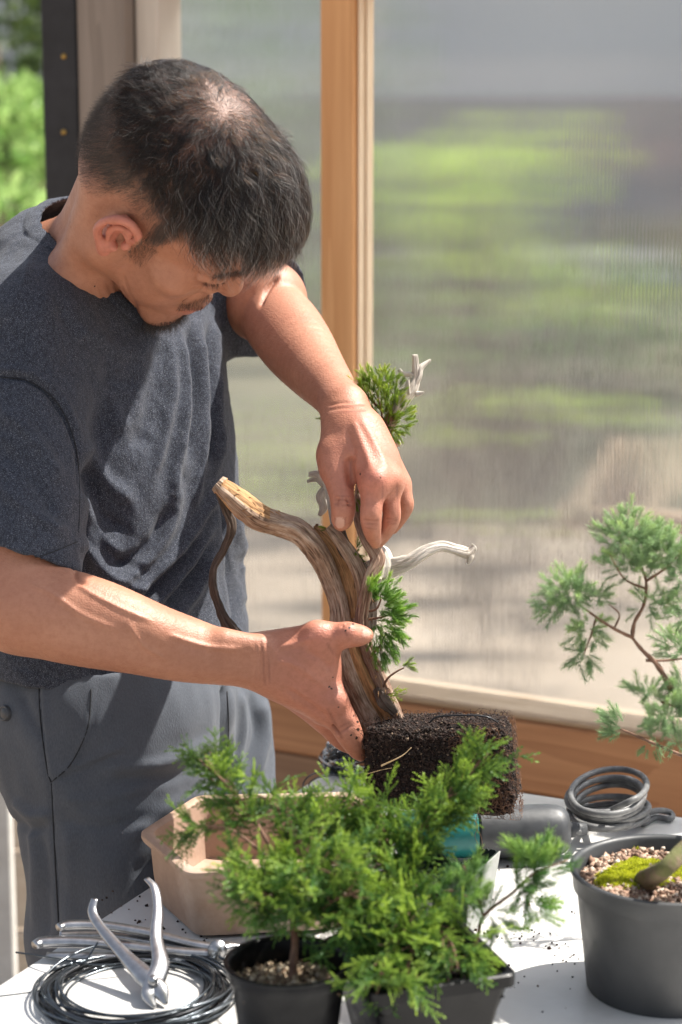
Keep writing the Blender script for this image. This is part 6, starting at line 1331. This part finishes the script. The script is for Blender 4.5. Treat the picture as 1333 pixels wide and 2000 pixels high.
knit = cloth.n('TexWave', wave_type='BANDS', bands_direction='X'); knit.inputs['Scale'].default_value = 260; cloth.l(co, knit.inputs['Vector'])
cloth.set(color=col, rough=.9, spec=.25, sheen=.12, normal=cloth.bump(knit.outputs['Fac'], .0002, .6, cloth.bump(v, .0006))); cloth = cloth.m
shirt_o = mesh_obj('tshirt', c2w(TV_), TF_, cloth, person)
# ribbed collar band round the opening, found on the cloth itself
def hit(px, py, fn=shirt_outer, a=1.95, b=2.7):
    d = np.linspace(a, b, 400); P = np.array([C(px, py, q) for q in d]); e = fn(P); i = np.argmax(e < 0); return d[i] if e.min() < 0 else None
# ------------------------------------------------------------------ trousers and shoes
def w2c(p): q = np.asarray(p, float) - CAMP; return np.array([q @ RGT, q @ UPV, -(q @ FWD)])
def drop(c, z): w = c2w(c); w[2] = z; return w2c(w)
kneeR = C(222, 1560, 2.255); legR0 = C(212, 1430, 2.25)
wr0 = c2w(C(238, 1850, 2.27)); kR = w2c(np.array([wr0[0], wr0[1] , .50])); aR = w2c(np.array([wr0[0] - .01, wr0[1] + .05, .09]))
wl0 = c2w(C(405, 1700, 2.42)); kL = w2c(np.array([wl0[0], wl0[1], .50])); aL = w2c(np.array([wl0[0] - .01, wl0[1] + .05, .09]))
TP = [(E_(C(212, 1370, 2.33), (.128, .13, .155)), .03), (K_(C(212, 1420, 2.255), .099, C(236, 1840, 2.265), .086), .05), (K_(C(236, 1840, 2.265), .086, kR, .072), .03), (K_(kR, .072, aR, .060), .03),
      (K_(C(392, 1400, 2.42), .076, C(405, 1700, 2.42), .074), .03), (K_(C(405, 1700, 2.42), .074, kL, .068), .03), (K_(kL, .068, aL, .058), .03)]
waistP = C(215, 1300, 2.2); hemZ = .075
def trous(p):
    d = None
    for fn, k in TP:
        e = fn(p)
        if d is None: d = e
        else: h = np.maximum(k - np.abs(d - e), 0) / k; d = np.minimum(d, e) - h * h * k * .25
    d = np.maximum(d, (p - waistP) @ WUP); g = (p[:, 0:1] * RGT + p[:, 1:2] * UPV - p[:, 2:3] * FWD)[:, 2] + CAM_H; return np.maximum(d, hemZ - g)
_t0 = _t.time()
PV, PF = mesh_fn(trous, trous, (-.42, -1.10, -3.05), (.06, -.12, -2.08), .0034)
PV = relax(PV, PF, 3, .5, False); print('trousers', len(PV), _t.time() - _t0)
PN = vnormals(PV, PF)
if (trous(PV[:3000] + PN[:3000] * .002) - trous(PV[:3000])).mean() < 0: PF = PF[:, ::-1]; PN = -PN
pf = [([(74, 1290), (78, 1400), (92, 1500), (101, 1530), (106, 1640), (114, 1790), (120, 1900)], 3.2, -.0022), ([(82, 1300), (88, 1420), (104, 1515)], 6, .0018), ([(180, 1335), (172, 1420), (140, 1490), (101, 1528)], 3.0, .0022), ([(186, 1335), (179, 1424), (147, 1496), (108, 1530)], 3, -.0015),
      ([(240, 1470), (170, 1500), (104, 1524)], 9, -.0030), ([(245, 1455), (180, 1486), (120, 1512)], 9, .0035), ([(430, 1440), (320, 1490), (200, 1500)], 12, .004), ([(430, 1470), (330, 1520), (210, 1525)], 12, -.0035), ([(60, 1610), (72, 1700), (66, 1820)], 9, .005), ([(78, 1620), (92, 1720), (88, 1840)], 9, -.004),
      ([(95, 1450), (60, 1400), (40, 1350)], 10, -.003), ([(120, 1560), (200, 1560), (300, 1530)], 12, .0025), ([(118, 1600), (200, 1615), (330, 1590)], 14, -.0025), ([(30, 1560), (60, 1590), (100, 1590)], 9, .005), ([(25, 1600), (60, 1620), (95, 1615)], 8, -.004), ([(438, 1340), (441, 1400), (436, 1480)], 5, -.012), ([(450, 1345), (454, 1420), (450, 1500)], 5, .003),
      ([(470, 1350), (480, 1420), (462, 1500)], 8, .005), ([(490, 1350), (505, 1430), (480, 1500)], 7, -.004), ([(515, 1370), (520, 1440), (500, 1520)], 8, .005), ([(130, 1620), (135, 1720), (128, 1850)], 12, .003), ([(420, 1540), (330, 1580), (250, 1640)], 14, .003), ([(410, 1600), (330, 1650), (260, 1720)], 16, -.003)]
PV = ridges(PV, PN, pf, np.ones(len(PV)), -.3)
nz = np.array([mnoise.noise(Vector((q[0] * 18 + q[1] * 6, q[1] * 12, q[2] * 18))) + .4 * mnoise.noise(Vector((q[0] * 50, q[1] * 34, q[2] * 46))) for q in PV]); PV = PV + PN * (.0042 * nz)[:, None]
tw = NT('grey_twill'); co = tw.coord('Object'); f = tw.noise(co, 14, 5); wv = tw.noise(tw.coord('Object', (1, 1, .3)), 900, 3, .6)
tw.set(color=tw.ramp(tw.math('ADD', tw.math('MULTIPLY', f, .4), tw.math('MULTIPLY', wv, .6)), [(.32, (.060, .068, .084)), (.68, (.098, .110, .132))]), rough=.85, spec=.25, sheen=.1, normal=tw.bump(wv, .0004)); tw = tw.m
tro = mesh_obj('trousers', c2w(PV), PF, tw, person)
# snap button on the hip pocket
def surf(px, py, fn, off=.0):
    d = hit(px, py, fn, 1.95, 2.9); d = d or 2.2; return C(px, py, d - off)
b0 = surf(10, 1393, trous, .004); 
nn = nrm(np.array([trous(b0[None] + e)[0] - trous(b0[None])[0] for e in np.eye(3) * .002])); Rb = frame_from(nn, (0, 1, 0)); V = []; pr = [(0, .0022), (.0045, .0024), (.0052, .0016), (.0056, .0016), (.0066, .0026), (.0074, .0018), (.0078, -.003)]
th = np.arange(24) * 2 * math.pi / 24
for (r, z) in pr: V.append(b0 + (np.cos(th) * r)[:, None] * Rb[:, 0] + (np.sin(th) * r)[:, None] * Rb[:, 1] + nn * z)
mesh_obj('button', c2w(np.concatenate(V)), [(i * 24 + j, i * 24 + (j + 1) % 24, (i + 1) * 24 + (j + 1) % 24, (i + 1) * 24 + j) for i in range(len(pr) - 1) for j in range(24)], plain('button_grey', (.05, .053, .06), .4), tro)
from mathutils.bvhtree import BVHTree
def seams(name, V, Fq, lines, mat, parent, r=.0007, lift=.0002):
    """stitched seams laid on the finished cloth surface along lines of the photograph"""
    bv = BVHTree.FromPolygons(V.tolist(), Fq.tolist())
    for ln in lines:
        pts = []
        for (x, y) in spline(np.array(ln, float), 10):
            d = nrm(C(x, y, 1.0)); h_ = bv.ray_cast(Vector((0, 0, 0)), Vector(d))
            if h_[0] is not None: pts.append(np.array(h_[0]) - d * lift)
        if len(pts) > 3:
            mb = MB(); mb.tube(c2w(np.array(pts)), r, 6); mb.build(name, mat, parent)
sm_t = plain('dark_thread', (.018, .020, .024), .9)
seams('seam', PV, PF, [[(76, 1300), (79, 1400), (92, 1500), (100, 1528)], [(101, 1530), (106, 1640), (114, 1790), (119, 1880)], [(179, 1345), (172, 1420), (140, 1490), (102, 1527)], [(444, 1350), (447, 1420), (443, 1500)]], sm_t, tro)
seams('seam', TV_, TF_, [[(0, 736), (60, 746), (115, 790), (148, 870), (156, 960), (154, 1040)], [(0, 1100), (80, 1086), (152, 1058)]], sm_t, shirt_o, .0005)
for a in (aR, aL):
    w0 = c2w(a); fdir = np.array([.92, -.38, 0]); sd = np.array([.38, .92, 0]); s = SDF(); s.ell((0, 0, .05), (.055, .048, .055), None, 0); s.ell((.09, 0, .038), (.085, .046, .034), None, .04); s.cone((-.02, 0, .02), .036, (.14, 0, .018), .034, .02); s.plane((0, 0, .002), (0, 0, -1.0), 0)
    v_, f_ = s.mesh((-.1, -.08, -.02), (.22, .08, .14), .005); v_ = relax(v_, f_, 2, .5, False); Rs = np.stack([fdir, sd, [0, 0, 1.0]], 1); mesh_obj('shoe', v_ @ Rs.T + np.array([w0[0], w0[1], 0]), f_, mottled('boot_leather', (.05, .035, .025), (.09, .065, .045), 30, .6, .0005), person)
